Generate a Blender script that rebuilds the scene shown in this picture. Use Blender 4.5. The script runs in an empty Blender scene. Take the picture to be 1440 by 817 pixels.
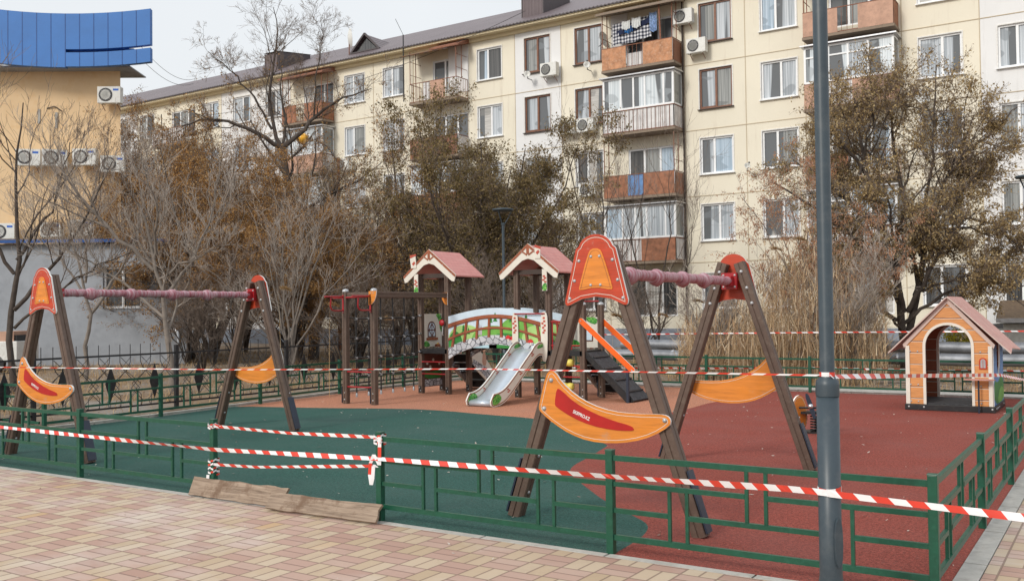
import bpy, math, random
import numpy as np
from mathutils import Vector, Matrix
PI = math.pi
S = bpy.context.scene
col = S.collection
rad = math.radians

# ------------------------------------------------------------------ camera frame (metres; x along front fence, y away)
CAM = np.array([0.93537, -5.69217, 1.62206]); FPX = 1334.387
YAW, PIT, ROL = -.576554, .0223514, -.0127221
def cam_axes():
    f = np.array([math.sin(YAW)*math.cos(PIT), math.cos(YAW)*math.cos(PIT), math.sin(PIT)])
    r = np.array([math.cos(YAW), -math.sin(YAW), 0.]); u = np.cross(r, f)
    return r*math.cos(ROL)+u*math.sin(ROL), -r*math.sin(ROL)+u*math.cos(ROL), f
def spot(lat, d):
    """ground point d metres out from where the photographer stood, lat metres to the side"""
    return (CAM[0]+lat*math.cos(YAW)+d*math.sin(YAW), CAM[1]-lat*math.sin(YAW)+d*math.cos(YAW))
SIDE = np.array([math.cos(YAW), -math.sin(YAW), 0.]); AWAY = np.array([math.sin(YAW), math.cos(YAW), 0.])

# ------------------------------------------------------------------ materials
MAT = {}
class NT:
    def __init__(s, name):
        s.m = bpy.data.materials.new(name); s.m.use_nodes = True
        s.t = s.m.node_tree; s.n = s.t.nodes; s.l = s.t.links
        s.b = s.n['Principled BSDF']; MAT[name] = s.m
    def add(s, k, **kw):
        o = s.n.new(k)
        for a, v in kw.items(): setattr(o, a, v)
        return o
    def co(s, kind='Object'):
        return s.add('ShaderNodeTexCoord').outputs[kind]
    def map(s, src, scale=(1,1,1), loc=(0,0,0), rot=(0,0,0)):
        m = s.add('ShaderNodeMapping'); s.l.new(src, m.inputs[0])
        m.inputs['Scale'].default_value = scale; m.inputs['Location'].default_value = loc; m.inputs['Rotation'].default_value = rot
        return m.outputs[0]
    def noise(s, src, scale, detail=4, rough=.6, dist=0, out='Fac'):
        n = s.add('ShaderNodeTexNoise'); s.l.new(src, n.inputs['Vector'])
        n.inputs['Scale'].default_value = scale; n.inputs['Detail'].default_value = detail
        n.inputs['Roughness'].default_value = rough; n.inputs['Distortion'].default_value = dist
        return n.outputs[out]
    def ramp(s, src, stops):
        r = s.add('ShaderNodeValToRGB'); s.l.new(src, r.inputs[0]); e = r.color_ramp.elements
        while len(e) < len(stops): e.new(.5)
        for i, (p, c) in enumerate(stops):
            e[i].position = p; e[i].color = (*c, 1) if not isinstance(c, (int, float)) else (c, c, c, 1)
        return r.outputs[0]
    def mix(s, fac, a, b, mode='MIX'):
        m = s.add('ShaderNodeMix', data_type='RGBA', blend_type=mode)
        for i, v in ((0, fac), (6, a), (7, b)):
            if hasattr(v, 'links') or hasattr(v, 'is_linked'): s.l.new(v, m.inputs[i])
            elif isinstance(v, (int, float)): m.inputs[i].default_value = v if i == 0 else (v, v, v, 1)
            else: m.inputs[i].default_value = (*v, 1)
        return m.outputs[2]
    def math(s, op, a, b=None, c=None):
        m = s.add('ShaderNodeMath', operation=op)
        for i, v in enumerate((a, b, c)):
            if v is None: continue
            if isinstance(v, (int, float)): m.inputs[i].default_value = v
            else: s.l.new(v, m.inputs[i])
        return m.outputs[0]
    def sep(s, src):
        x = s.add('ShaderNodeSeparateXYZ'); s.l.new(src, x.inputs[0]); return x.outputs
    def bump(s, h, strength=.3, dist=.01):
        b = s.add('ShaderNodeBump'); b.inputs['Strength'].default_value = strength; b.inputs['Distance'].default_value = dist
        s.l.new(h, b.inputs['Height']); s.l.new(b.outputs[0], s.b.inputs['Normal'])
    def col(s, c):
        if isinstance(c, tuple): s.b.inputs['Base Color'].default_value = (*c, 1)
        else: s.l.new(c, s.b.inputs['Base Color'])
    def set(s, rough=.5, metal=0, spec=None, coat=None):
        s.b.inputs['Roughness'].default_value = rough; s.b.inputs['Metallic'].default_value = metal
        if spec is not None: s.b.inputs['Specular IOR Level'].default_value = spec
        if coat is not None: s.b.inputs['Coat Weight'].default_value = coat; s.b.inputs['Coat Roughness'].default_value = .04

def simple(name, c, rough=.5, metal=0, var=.15, scale=6, bump=0, bscale=60, dirt=None, spec=None):
    t = NT(name); co = t.co()
    n = t.noise(co, scale)
    k = t.ramp(n, [(.3, tuple(x*(1-var) for x in c)), (.7, tuple(min(1, x*(1+var)) for x in c))])
    if dirt:
        d = t.ramp(t.noise(co, scale*2.3, 6, .7), [(.5, 0.), (.68, 1.)])
        k = t.mix(t.math('MULTIPLY', d, .55), k, dirt)
    t.col(k); t.set(rough, metal, spec)
    if bump: t.bump(t.noise(co, bscale, 3), bump, .01)
    return t.m

simple('brown_profile', (.105,.066,.048), .55, var=.12, scale=9, bump=.15, bscale=120, dirt=(.16,.12,.09))
simple('brown_dark', (.05,.032,.025), .6)
def grained(name, c, k=.14):
    t = NT(name); co = t.co(); g = t.noise(t.map(co, (2.2, 2.2, 26)), 1.5, 5, .65, .5)
    q = t.ramp(g, [(.30, tuple(x*(1-k*1.6) for x in c)), (.5, c), (.70, tuple(min(1, x*(1+k)) for x in c))])
    d = t.ramp(t.noise(co, 7, 6, .75), [(.60, 0.), (.72, .35)]); t.col(t.mix(d, q, (.40,.33,.27))); t.set(.42)
    t.l.new(t.ramp(t.noise(co, 9, 4), [(.35, .34), (.65, .6)]), t.b.inputs['Roughness'])
grained('red_panel', (.46,.045,.012)); grained('orange_panel', (.68,.225,.026))
simple('ply_bright', (.47,.225,.115), .75, var=.3, scale=4, dirt=(.62,.42,.30))
simple('dark_red_inset', (.42,.012,.010), .35, var=.12)
simple('white_edge', (.80,.79,.76), .45, var=.04)
simple('navy_plate', (.018,.028,.05), .45, var=.15)
simple('black_plate', (.012,.012,.014), .45, var=.2, dirt=(.05,.045,.04))
simple('bolt_cap', (.42,.43,.44), .35, .3)
simple('steel', (.55,.57,.6), .3, .9, var=.08)
simple('red_tube', (.34,.012,.018), .35)
simple('rail_orange', (.82,.13,.012), .35, var=.08)
simple('fence_green', (.006,.072,.040), .38, var=.18, scale=14, dirt=(.02,.11,.07))
simple('black_iron', (.012,.013,.016), .5, dirt=(.05,.035,.025))
simple('lamp_paint', (.036,.054,.068), .42, var=.12, scale=5, dirt=(.075,.09,.1))
simple('tape_white', (.80,.79,.80), .35, var=.05)
simple('tape_red', (.66,.05,.028), .35, var=.08)
simple('concrete', (.40,.39,.36), .85, var=.15, scale=3, bump=.3, bscale=40, dirt=(.24,.22,.19))
simple('kerb_concrete', (.46,.44,.40), .85, var=.15, scale=5, bump=.3, bscale=60, dirt=(.28,.25,.21))
simple('white_paint', (.74,.73,.70), .6, var=.06, dirt=(.5,.47,.42))
simple('pvc_white', (.82,.83,.84), .35, var=.04)
simple('brown_frame', (.19,.075,.038), .4, var=.2)
simple('rust', (.24,.10,.06), .8, var=.3, scale=9, dirt=(.1,.05,.035))
simple('ply_rust', (.31,.13,.07), .75, var=.38, scale=5, dirt=(.24,.13,.085))
simple('ply_pink', (.50,.30,.215), .75, var=.15, scale=3, dirt=(.32,.2,.15))
simple('blue_sheet', (.12,.25,.5), .6, var=.15)
simple('ac_white', (.70,.70,.67), .45, var=.05, dirt=(.5,.47,.4))
simple('ac_dark', (.05,.05,.055), .5)
simple('ac_blue', (.02,.12,.5), .4)
simple('roof_edge', (.07,.055,.058), .5)
simple('blue_cladding', (.030,.160,.47), .5, var=.07, scale=1.2)
simple('blue_seam', (.012,.07,.25), .4)
simple('orange_plaster', (.72,.52,.31), .85, var=.05, scale=1.0, bump=.1, bscale=60, dirt=(.66,.42,.2))
simple('grey_plaster', (.31,.33,.36), .85, var=.14, scale=.8, bump=.1, bscale=30, dirt=(.22,.23,.25))
simple('plinth_blue', (.22,.25,.30), .85, var=.2, scale=1.5)
simple('pipe_foil', (.24,.25,.27), .55, .6, var=.3, scale=3, bump=.35, bscale=14)
simple('silver_metal', (.5,.5,.52), .35, .8)
simple('straw', (.42,.28,.14), .8, var=.3, scale=2)
simple('straw_pale', (.55,.40,.22), .8, var=.3, scale=2)
simple('seed_red', (.36,.15,.07), .8, var=.3, scale=3)
simple('bark_dark', (.070,.054,.044), .9, var=.3, scale=8, bump=.5, bscale=25)
simple('bark_grey', (.20,.17,.145), .9, var=.25, scale=8, bump=.4, bscale=25)
simple('twig_pale', (.34,.295,.255), .85, var=.2, scale=3)
simple('twig_brown', (.20,.155,.125), .9, var=.25, scale=3)
def leafmat(name, cols, scale=1.3):
    t = NT(name); g = t.add('ShaderNodeNewGeometry')
    n = t.noise(t.co(), scale, 2)
    r = t.math('ADD', t.math('MULTIPLY', g.outputs['Random Per Island'], .65), t.math('MULTIPLY', n, .5))
    k = len(cols)
    t.col(t.ramp(r, [(.18+.7*i/(k-1), c) for i, c in enumerate(cols)])); t.set(.75, spec=.25)
    tr = t.add('ShaderNodeBsdfTranslucent'); 
    mx = t.add('ShaderNodeMixShader'); mx.inputs[0].default_value = .25
    t.l.new(t.b.inputs['Base Color'].links[0].from_socket, tr.inputs[0])
    t.l.new(t.b.outputs[0], mx.inputs[1]); t.l.new(tr.outputs[0], mx.inputs[2])
    t.l.new(mx.outputs[0], t.n['Material Output'].inputs[0])
leafmat('leaf_brown', [(.14,.092,.040), (.25,.170,.075), (.37,.265,.125), (.50,.39,.21)])
leafmat('leaf_orange', [(.15,.072,.024), (.28,.140,.042), (.40,.215,.072), (.47,.30,.13)])
leafmat('leaf_olive', [(.07,.052,.02), (.14,.105,.04), (.22,.16,.065), (.32,.235,.12)])
leafmat('leaf_yellow', [(.16,.16,.015), (.34,.30,.02), (.42,.33,.03)])
leafmat('leaf_litter', [(.10,.06,.03), (.25,.15,.07), (.40,.27,.14), (.50,.38,.24)])
leafmat('straw_blades', [(.22,.13,.055), (.38,.24,.11), (.50,.34,.17), (.58,.44,.26)], .6)
leafmat('reed_blades', [(.24,.15,.09), (.42,.28,.165), (.55,.41,.25), (.66,.54,.38)], .9)
leafmat('seed_bunch', [(.24,.11,.06), (.38,.19,.105), (.50,.29,.17)], .9)
leafmat('speck', [(.5,.42,.36), (.62,.56,.50), (.20,.10,.07)])

# rubber granulate
def rubber(name, c):
    t = NT(name); co = t.co()
    g = t.mix(.6, t.noise(co, 130, 2, .8), t.noise(co, 42, 4, .95)); g = t.ramp(g, [(.40, 0.), (.60, 1.)])
    big = t.noise(co, .9, 5, .6)
    k = t.mix(g, tuple(x*.38 for x in c), tuple(min(1, x*1.65+.012) for x in c))
    k = t.mix(t.math('MULTIPLY', t.ramp(big, [(.42, 0.), (.68, 1.)]), .34), k, tuple(x*.75+.06 for x in c))
    k = t.mix(t.math('MULTIPLY', t.ramp(t.noise(co, 30, 3), [(.62, 0.), (.7, 1.)]), .16), k, (.3,.27,.24))
    t.col(k); t.set(.9, spec=.25); t.bump(g, .5, .006)
rubber('rubber_green', (.022,.080,.064)); rubber('rubber_red', (.235,.050,.034)); rubber('rubber_terracotta', (.42,.18,.105))

# block paving: pairs of 11x22 cm blocks, basket weave, pink pairs along x, yellow pairs along y
t = NT('paving'); co = t.co(); X, Y, _ = t.sep(co); C = .235
cx = t.math('DIVIDE', X, C); cy = t.math('DIVIDE', Y, C)
ix = t.math('FLOOR', cx); iy = t.math('FLOOR', cy)
par = t.math('ABSOLUTE', t.math('MODULO', t.math('ADD', ix, iy), 2.))
fx = t.math('FRACT', cx); fy = t.math('FRACT', cy)
def lines(a, b):   # a split in two, b whole
    h = t.math('ABSOLUTE', t.math('SUBTRACT', t.math('FRACT', t.math('MULTIPLY', a, 2.)), .5))
    w = t.math('ABSOLUTE', t.math('SUBTRACT', b, .5))
    return t.math('MAXIMUM', t.math('GREATER_THAN', h, .44), t.math('GREATER_THAN', w, .472))
l0 = lines(fy, fx); l1 = lines(fx, fy)
joint = t.math('ADD', t.math('MULTIPLY', l0, t.math('SUBTRACT', 1., par)), t.math('MULTIPLY', l1, par))
half = t.math('ADD', t.math('MULTIPLY', t.math('FLOOR', t.math('MULTIPLY', fy, 2.)), t.math('SUBTRACT', 1., par)), t.math('MULTIPLY', t.math('FLOOR', t.math('MULTIPLY', fx, 2.)), par))
cv = t.add('ShaderNodeCombineXYZ'); t.l.new(ix, cv.inputs[0]); t.l.new(iy, cv.inputs[1]); t.l.new(half, cv.inputs[2])
wn = t.add('ShaderNodeTexWhiteNoise', noise_dimensions='3D'); t.l.new(cv.outputs[0], wn.inputs[0]); rnd = wn.outputs[0]
pink = t.ramp(rnd, [(0, (.40,.245,.19)), (.5, (.45,.29,.23)), (1, (.49,.345,.275))])
yel = t.ramp(rnd, [(0, (.45,.335,.215)), (.3, (.50,.38,.26)), (.9, (.54,.43,.31)), (1, (.50,.33,.18))])
k = t.mix(par, pink, yel)
k = t.mix(t.math('MULTIPLY', t.noise(co, 70, 3, .7), .28), k, (.30,.24,.20))
dust = t.ramp(t.noise(t.map(co, (.55,.9,1)), .75, 5, .62), [(.48, 0.), (.70, 1.)])
k = t.mix(t.math('MULTIPLY', dust, .7), k, (.64,.60,.56))
st = t.ramp(t.noise(co, 2.1, 5, .7), [(.55, 0.), (.75, 1.)])
k = t.mix(t.math('MULTIPLY', st, .3), k, (.28,.20,.16))
k = t.mix(t.math('MULTIPLY', joint, .7), k, (.17,.11,.085))
t.col(k); t.set(.85, spec=.3)
t.bump(t.math('SUBTRACT', t.math('MULTIPLY', t.noise(co, 90, 2), .3), joint), .5, .004)

# soil / dry field
t = NT('dry_soil'); co = t.co()
k = t.ramp(t.noise(co, 3., 8, .75), [(.3, (.10,.070,.045)), (.5, (.22,.15,.09)), (.7, (.34,.25,.16))])
k = t.mix(t.ramp(t.noise(co, .35, 4), [(.45, 0.), (.62, 1.)]), k, (.27,.24,.21))
t.col(k); t.set(.95); t.bump(t.noise(co, 25, 6, .7), .8, .04)

# facade plaster: x = object x, z = height; weather streaks
def facade(name, c, dirt):
    t = NT(name); co = t.co()
    k = t.ramp(t.noise(co, .5, 5, .6), [(.3, tuple(x*.93 for x in c)), (.7, c)])
    s = t.ramp(t.noise(t.map(co, (2.2, 2.2, .22)), 1.4, 6, .7), [(.55, 0.), (.75, 1.)])
    k = t.mix(t.math('MULTIPLY', s, .6), k, dirt)
    s2 = t.ramp(t.noise(t.map(co, (5, 5, .5)), 2.4, 5, .75), [(.62, 0.), (.74, 1.)])
    k = t.mix(t.math('MULTIPLY', s2, .3), k, tuple(x*.6 for x in dirt))
    t.col(k); t.set(.88); t.bump(t.noise(co, 35, 5, .7), .25, .01)
facade('cream_wall', (.80,.745,.615), (.56,.48,.38)); facade('white_wall', (.78,.78,.78), (.60,.59,.58))
facade('soffit_cream', (.72,.62,.42), (.42,.27,.16)); facade('seam_line', (.52,.43,.30), (.3,.2,.12))
facade('canopy_concrete', (.26,.20,.15), (.12,.09,.07))

# corrugated roof
t = NT('roof_metal'); co = t.co(); X, Y, Z = t.sep(co)
w = t.math('SINE', t.math('MULTIPLY', X, 2*PI/.19))
k = t.ramp(t.noise(co, .6, 4), [(.3, (.125,.095,.10)), (.7, (.165,.13,.135))])
k = t.mix(t.math('MULTIPLY', t.math('GREATER_THAN', w, .75), .3), k, (.08,.06,.065))
t.col(k); t.set(.45, spec=.4); t.bump(w, .6, .03)

# window panes: what hangs behind, under a clear coat
def pane(name, a, b, sc, coat=1.0, rough=.7, horiz=False):
    t = NT(name); co = t.co()
    v = t.noise(t.map(co, (sc*2.6, sc*2.6, .12) if not horiz else (.4,.4,sc*2)), 2.2, 2, .5, .1)
    k = t.ramp(v, [(.38, a), (.62, b)])
    gap = t.noise(t.map(co, (1.1, 1.1, .05)), 1.3, 0)
    k = t.mix(t.ramp(gap, [(.60, 0.), (.61, 1.)]), k, (.10,.11,.12))
    low = t.noise(t.map(co, (.5, .5, .9)), 1.7, 1)
    k = t.mix(t.ramp(low, [(.60, 0.), (.62, .6)]), k, tuple(x*.6+.02 for x in a))
    t.col(k); t.set(rough, coat=coat)
pane('pane_curtain', (.28,.32,.36), (.58,.62,.66), 5)
pane('pane_grey', (.16,.17,.17), (.33,.34,.33), 4)
pane('pane_dark', (.02,.022,.025), (.09,.09,.09), 3)
pane('pane_blue', (.30,.40,.50), (.48,.58,.68), 3)
pane('pane_blind', (.35,.34,.32), (.62,.60,.57), 9, horiz=True)
pane('glass_lace', (.48,.54,.58), (.72,.77,.80), 6)

# play panels
def planks(name, c, dark, step, axis=2, grain=1, off=0.):
    t = NT(name); co = t.co(); xs = t.sep(co)
    f = t.math('FRACT', t.math('ADD', t.math('DIVIDE', xs[axis], step), off))
    sc = [3, 3, 3]; sc[axis] = 38
    g = t.noise(t.map(co, tuple(sc)), 1.6, 4, .6, .3)
    k = t.ramp(g, [(.32, tuple(x*.78 for x in c)), (.68, tuple(min(1, x*1.15) for x in c))])
    k = t.mix(t.math('LESS_THAN', f, .045), k, (.75,.68,.58))
    k = t.mix(t.math('LESS_THAN', t.math('ABSOLUTE', t.math('SUBTRACT', f, .07)), .028), k, dark)
    t.col(k); t.set(.45)
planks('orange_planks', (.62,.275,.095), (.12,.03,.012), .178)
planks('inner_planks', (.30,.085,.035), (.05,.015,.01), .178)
planks('white_side_planks', (.78,.74,.70), (.35,.22,.18), .9)
t = NT('shingles'); co = t.co(); b = t.add('ShaderNodeTexBrick'); t.l.new(t.map(co, (1,1,1), rot=(0,0,PI/2)), b.inputs[0])
for kk, v in (('Color1', (.50,.13,.115,1)), ('Color2', (.60,.22,.19,1)), ('Mortar', (.27,.08,.07,1))): b.inputs[kk].default_value = v
b.inputs['Scale'].default_value = 1; b.inputs['Brick Width'].default_value = .11; b.inputs['Row Height'].default_value = .075; b.inputs['Mortar Size'].default_value = .004
t.col(t.mix(t.noise(co, 5, 3), b.outputs[0], (.55,.24,.21))); t.set(.42, spec=.5)
simple('house_roof', (.50,.24,.20), .5, var=.12, scale=4, dirt=(.6,.42,.37))
simple('house_fascia', (.56,.44,.39), .5, var=.06)
simple('panel_cream', (.70,.66,.58), .45, var=.05)
simple('panel_brown', (.30,.085,.035), .45, var=.2, scale=12)
simple('panel_brown_dark', (.13,.035,.02), .45)
simple('brick_red', (.46,.07,.04), .45)
simple('hill_green', (.16,.42,.07), .45, var=.2, scale=5)
simple('hill_green_dark', (.03,.22,.04), .45, var=.25, scale=14)
simple('hill_green_pale', (.38,.60,.20), .45, var=.12, scale=5)
simple('panel_sky', (.58,.70,.80), .45, var=.06)
simple('pond_blue', (.40,.60,.68), .45)
simple('mushroom_red', (.60,.03,.03), .45)
simple('castle_grey', (.42,.38,.42), .45)
simple('flower_yellow', (.75,.62,.12), .45)
simple('skin_tone', (.70,.42,.28), .5)
t = NT('stone_paint'); co = t.co(); v = t.add('ShaderNodeTexVoronoi', feature='DISTANCE_TO_EDGE'); t.l.new(co, v.inputs[0]); v.inputs['Scale'].default_value = 9
v2 = t.add('ShaderNodeTexVoronoi'); t.l.new(co, v2.inputs[0]); v2.inputs['Scale'].default_value = 9
k = t.mix(v2.outputs['Color'], (.42,.45,.48), (.66,.68,.70)); k = t.ramp(t.sep(v2.outputs['Color'])[0], [(0, (.36,.38,.42)), (1, (.62,.64,.67))])
t.col(t.mix(t.ramp(v.outputs[0], [(.03, 1.), (.07, 0.)]), k, (.05,.055,.07))); t.set(.45)
t = NT('leafy_paint'); co = t.co(); v = t.add('ShaderNodeTexVoronoi'); t.l.new(co, v.inputs[0]); v.inputs['Scale'].default_value = 45
t.col(t.ramp(t.sep(v.outputs['Color'])[0], [(0, (.01,.10,.015)), (.5, (.04,.30,.04)), (1, (.25,.55,.10))])); t.set(.45)
t = NT('checked_cloth'); co = t.co(); X, Y, Z = t.sep(co)
ch = lambda a: t.math('GREATER_THAN', t.math('SINE', t.math('MULTIPLY', a, 2*PI/.15)), 0.)
t.col(t.ramp(t.math('MULTIPLY', t.math('ADD', ch(X), ch(Z)), .5), [(0, (.72,.72,.74)), (.5, (.22,.23,.27)), (1, (.02,.022,.035))])); t.set(.9)
simple('towel_white', (.66,.68,.68), .9, var=.15, scale=12)
simple('towel_blue', (.03,.16,.42), .9, var=.15)
simple('cloth_navy', (.012,.02,.06), .9)
simple('cloth_bluepattern', (.22,.32,.52), .9, var=.7, scale=14)
t = NT('awning_stripes'); co = t.co(); X, Y, Z = t.sep(co)
t.col(t.mix(t.math('GREATER_THAN', t.math('SINE', t.math('MULTIPLY', X, 2*PI/.55)), 0.), (.42,.22,.12), (.20,.15,.13))); t.set(.85)
t = NT('white_slats'); co = t.co(); X, Y, Z = t.sep(co); f = t.math('FRACT', t.math('DIVIDE', t.math('ADD', X, Y), .17))
t.col(t.mix(t.math('LESS_THAN', f, .14), t.ramp(t.noise(co, 3, 4), [(.3, (.55,.54,.54)), (.7, (.74,.73,.72))]), (.18,.13,.12))); t.set(.6)
t = NT('brown_slats'); co = t.co(); X, Y, Z = t.sep(co); f = t.math('FRACT', t.math('DIVIDE', t.math('ADD', X, Y), .12))
t.col(t.mix(t.math('LESS_THAN', f, .2), (.30,.13,.075), (.06,.03,.02))); t.set(.7)
t = NT('wood_board'); co = t.co(); g = t.noise(t.map(co, (2, 30, 30)), 1.5, 6, .65, .6)
k = t.ramp(g, [(.3, (.15,.105,.075)), (.55, (.30,.225,.165)), (.75, (.40,.32,.25))])
k = t.mix(t.ramp(t.noise(co, 4.5, 5, .7), [(.52, 0.), (.66, .8)]), k, (.13,.075,.045))
t.col(k); t.set(.9); t.bump(g, .6, .006)
t = NT('wrap_film'); co = t.co(); w = t.noise(t.map(co, (6, 46, 6)), 1.2, 4, .6, .5)
t.col(t.ramp(w, [(.30, (.26,.045,.06)), (.48, (.38,.15,.185)), (.62, (.48,.34,.37)), (.75, (.32,.08,.11))])); t.set(.4); t.bump(w, .7, .01)
t = NT('slide_steel'); co = t.co(); g = t.noise(t.map(co, (4, 40, 4)), 2, 3)
t.col(t.ramp(g, [(.3, (.44,.50,.56)), (.7, (.52,.58,.64))])); t.set(.30, .35)
t = NT('litter_roof'); co = t.co(); t.col(t.ramp(t.noise(co, 9, 8, .8), [(.3, (.05,.035,.025)), (.5, (.13,.085,.05)), (.7, (.26,.18,.11))])); t.set(.95); t.bump(t.noise(co, 30, 5), .8, .03)
t = NT('chip_texture'); co = t.co(); t.col(t.ramp(t.noise(co, 20, 6, .8), [(.4, (.02,.02,.023)), (.6, (.06,.06,.065)), (.75, (.2,.2,.2))])); t.set(.7)
t = NT('lamp_amber'); t.col((.85,.42,.01)); t.set(.25, coat=.5)

# ------------------------------------------------------------------ mesh builder
class MB:
    def __init__(s): s.v = []; s.f = []; s.m = []; s.sm = []
    def add(s, vs, fs, m, smooth=False):
        o = len(s.v); s.v += [tuple(v) for v in vs]
        for f in fs: s.f.append([i+o for i in f]); s.m.append(m); s.sm.append(smooth)
        return s
    def box(s, c, d, m, rot=None):
        x, y, z = [k/2 for k in d]; c = Vector(c)
        vs = [Vector(p) for p in ((-x,-y,-z),(x,-y,-z),(x,y,-z),(-x,y,-z),(-x,-y,z),(x,-y,z),(x,y,z),(-x,y,z))]
        if rot is not None:
            M = Matrix.Rotation(rot, 3, 'Z') if isinstance(rot, (int, float)) else rot
            vs = [M @ v for v in vs]
        return s.add([v+c for v in vs], [(0,3,2,1),(4,5,6,7),(0,1,5,4),(1,2,6,5),(2,3,7,6),(3,0,4,7)], m)
    def beam(s, p, q, w, h, m, up=(0,0,1)):
        p = Vector(p); q = Vector(q); d = (q-p); L = d.length; d.normalize(); up = Vector(up)
        if abs(d.dot(up)) > .99: up = Vector((0,1,0))
        a = d.cross(up).normalized(); b = a.cross(d)
        vs = []
        for e in (p, q):
            for i, j in ((-1,-1),(1,-1),(1,1),(-1,1)): vs.append(e+a*(w/2*i)+b*(h/2*j))
        return s.add(vs, [(0,1,2,3),(7,6,5,4),(0,4,5,1),(1,5,6,2),(2,6,7,3),(3,7,4,0)], m)
    def groove_beam(s, p, q, w, h, m, up=(0,0,1)):
        """square profile with rounded corners and a shallow groove down each face"""
        p = Vector(p); q = Vector(q); d = (q-p).normalized(); up = Vector(up)
        if abs(d.dot(up)) > .99: up = Vector((0,1,0))
        a = d.cross(up).normalized(); b = a.cross(d); r = .12; g = .07
        o = [(-1+r,-1),(-g*2,-1),(-g,-1+.16),(g,-1+.16),(g*2,-1),(1-r,-1)]
        prof = []
        for k in range(4):
            c, sn = math.cos(k*PI/2), math.sin(k*PI/2)
            prof += [(x*c-y*sn, x*sn+y*c) for x, y in o]
        n = len(prof); vs = [e+a*(w/2*x)+b*(h/2*y) for e in (p, q) for x, y in prof]
        fs = [(i, (i+1) % n, n+(i+1) % n, n+i) for i in range(n)]
        s.add(vs, fs, m); s.add(vs[:n], [tuple(range(n))[::-1]], m); return s.add(vs[n:], [tuple(range(n))], m)
    def tube(s, pts, r, m, n=8, caps=True, smooth=True):
        pts = [Vector(p) for p in pts]; k = len(pts); rs = r if isinstance(r, (list, tuple)) else [r]*k
        vs = []; ref = None
        for i, p in enumerate(pts):
            d = (pts[min(i+1, k-1)]-pts[max(i-1, 0)]).normalized()
            if ref is None: ref = Vector((0,0,1)) if abs(d.z) < .9 else Vector((1,0,0))
            a = d.cross(ref).normalized(); b = a.cross(d); ref = b if False else ref
            for j in range(n): t_ = 2*PI*j/n; vs.append(p+(a*math.cos(t_)+b*math.sin(t_))*rs[i])
        fs = [(i*n+j, i*n+(j+1) % n, (i+1)*n+(j+1) % n, (i+1)*n+j) for i in range(k-1) for j in range(n)]
        s.add(vs, fs, m, smooth)
        if caps: s.add(vs[:n], [tuple(range(n))[::-1]], m); s.add(vs[-n:], [tuple(range(n))], m)
        return s
    def lathe(s, prof, c, m, n=20, smooth=True, axis=None):
        c = Vector(c); M = Matrix.Identity(3) if axis is None else Vector((0,0,1)).rotation_difference(Vector(axis)).to_matrix()
        vs = [M @ Vector((r*math.cos(2*PI*j/n), r*math.sin(2*PI*j/n), z))+c for r, z in prof for j in range(n)]
        fs = [(i*n+j, i*n+(j+1) % n, (i+1)*n+(j+1) % n, (i+1)*n+j) for i in range(len(prof)-1) for j in range(n)]
        s.add(vs, fs, m, smooth)
        if prof[0][0] > 1e-4: s.add(vs[:n], [tuple(range(n))[::-1]], m)
        if prof[-1][0] > 1e-4: s.add(vs[-n:], [tuple(range(n))], m)
        return s
    def dome(s, c, r, axis, m, n=8, h=.7):
        return s.lathe([(r, 0), (r*.85, r*h*.55), (r*.5, r*h*.88), (0.0001, r*h)], c, m, n, True, axis)
    def ball(s, c, r, m, n=10, sz=1.):
        return s.lathe([(max(1e-5, r*math.sin(PI*i/6)), -r*sz*math.cos(PI*i/6)) for i in range(7)], c, m, n)
    def prism(s, out, o, u, v, t, m, side=None):
        o = Vector(o); u = Vector(u); v = Vector(v); n = u.cross(v).normalized(); k = len(out)
        a = [o+u*x+v*y for x, y in out]; b = [p+n*t for p in a]
        area = sum(out[i][0]*out[(i+1) % k][1]-out[(i+1) % k][0]*out[i][1] for i in range(k))
        F, B = (list(range(k)), list(range(k))[::-1])
        if area < 0: F, B = B, F
        s.add(b, [F], m); s.add(a, [B], m)
        fs = [(i, (i+1) % k, k+(i+1) % k, k+i) for i in range(k)]
        if area < 0: fs = [f[::-1] for f in fs]
        return s.add(a+b, fs, side or m)
    def build(s, name, parent=None, bevel=0):
        me = bpy.data.meshes.new(name); me.from_pydata(s.v, [], s.f); names = []
        for x in s.m:
            if x not in names: names.append(x)
        for x in names: me.materials.append(MAT[x])
        me.polygons.foreach_set('material_index', [names.index(x) for x in s.m])
        me.polygons.foreach_set('use_smooth', s.sm); me.update()
        o = bpy.data.objects.new(name, me); col.objects.link(o); o.parent = parent
        if bevel:
            b = o.modifiers.new('bevel', 'BEVEL'); b.width = bevel; b.segments = 2; b.limit_method = 'ANGLE'; b.angle_limit = rad(50)
        return o

def npmesh(name, V, F, mat, parent=None, smooth=False):
    V = np.asarray(V, np.float32).reshape(-1, 3); F = np.asarray(F, np.int32); k = F.shape[1]
    me = bpy.data.meshes.new(name); me.vertices.add(len(V)); me.vertices.foreach_set('co', V.ravel())
    me.loops.add(F.size); me.loops.foreach_set('vertex_index', F.ravel())
    me.polygons.add(len(F)); me.polygons.foreach_set('loop_start', np.arange(0, F.size, k, dtype=np.int32))
    try: me.polygons.foreach_set('loop_total', np.full(len(F), k, np.int32))
    except Exception: pass
    me.polygons.foreach_set('use_smooth', np.full(len(F), smooth)); me.update(calc_edges=True)
    me.materials.append(MAT[mat])
    o = bpy.data.objects.new(name, me); col.objects.link(o); o.parent = parent
    return o

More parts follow.
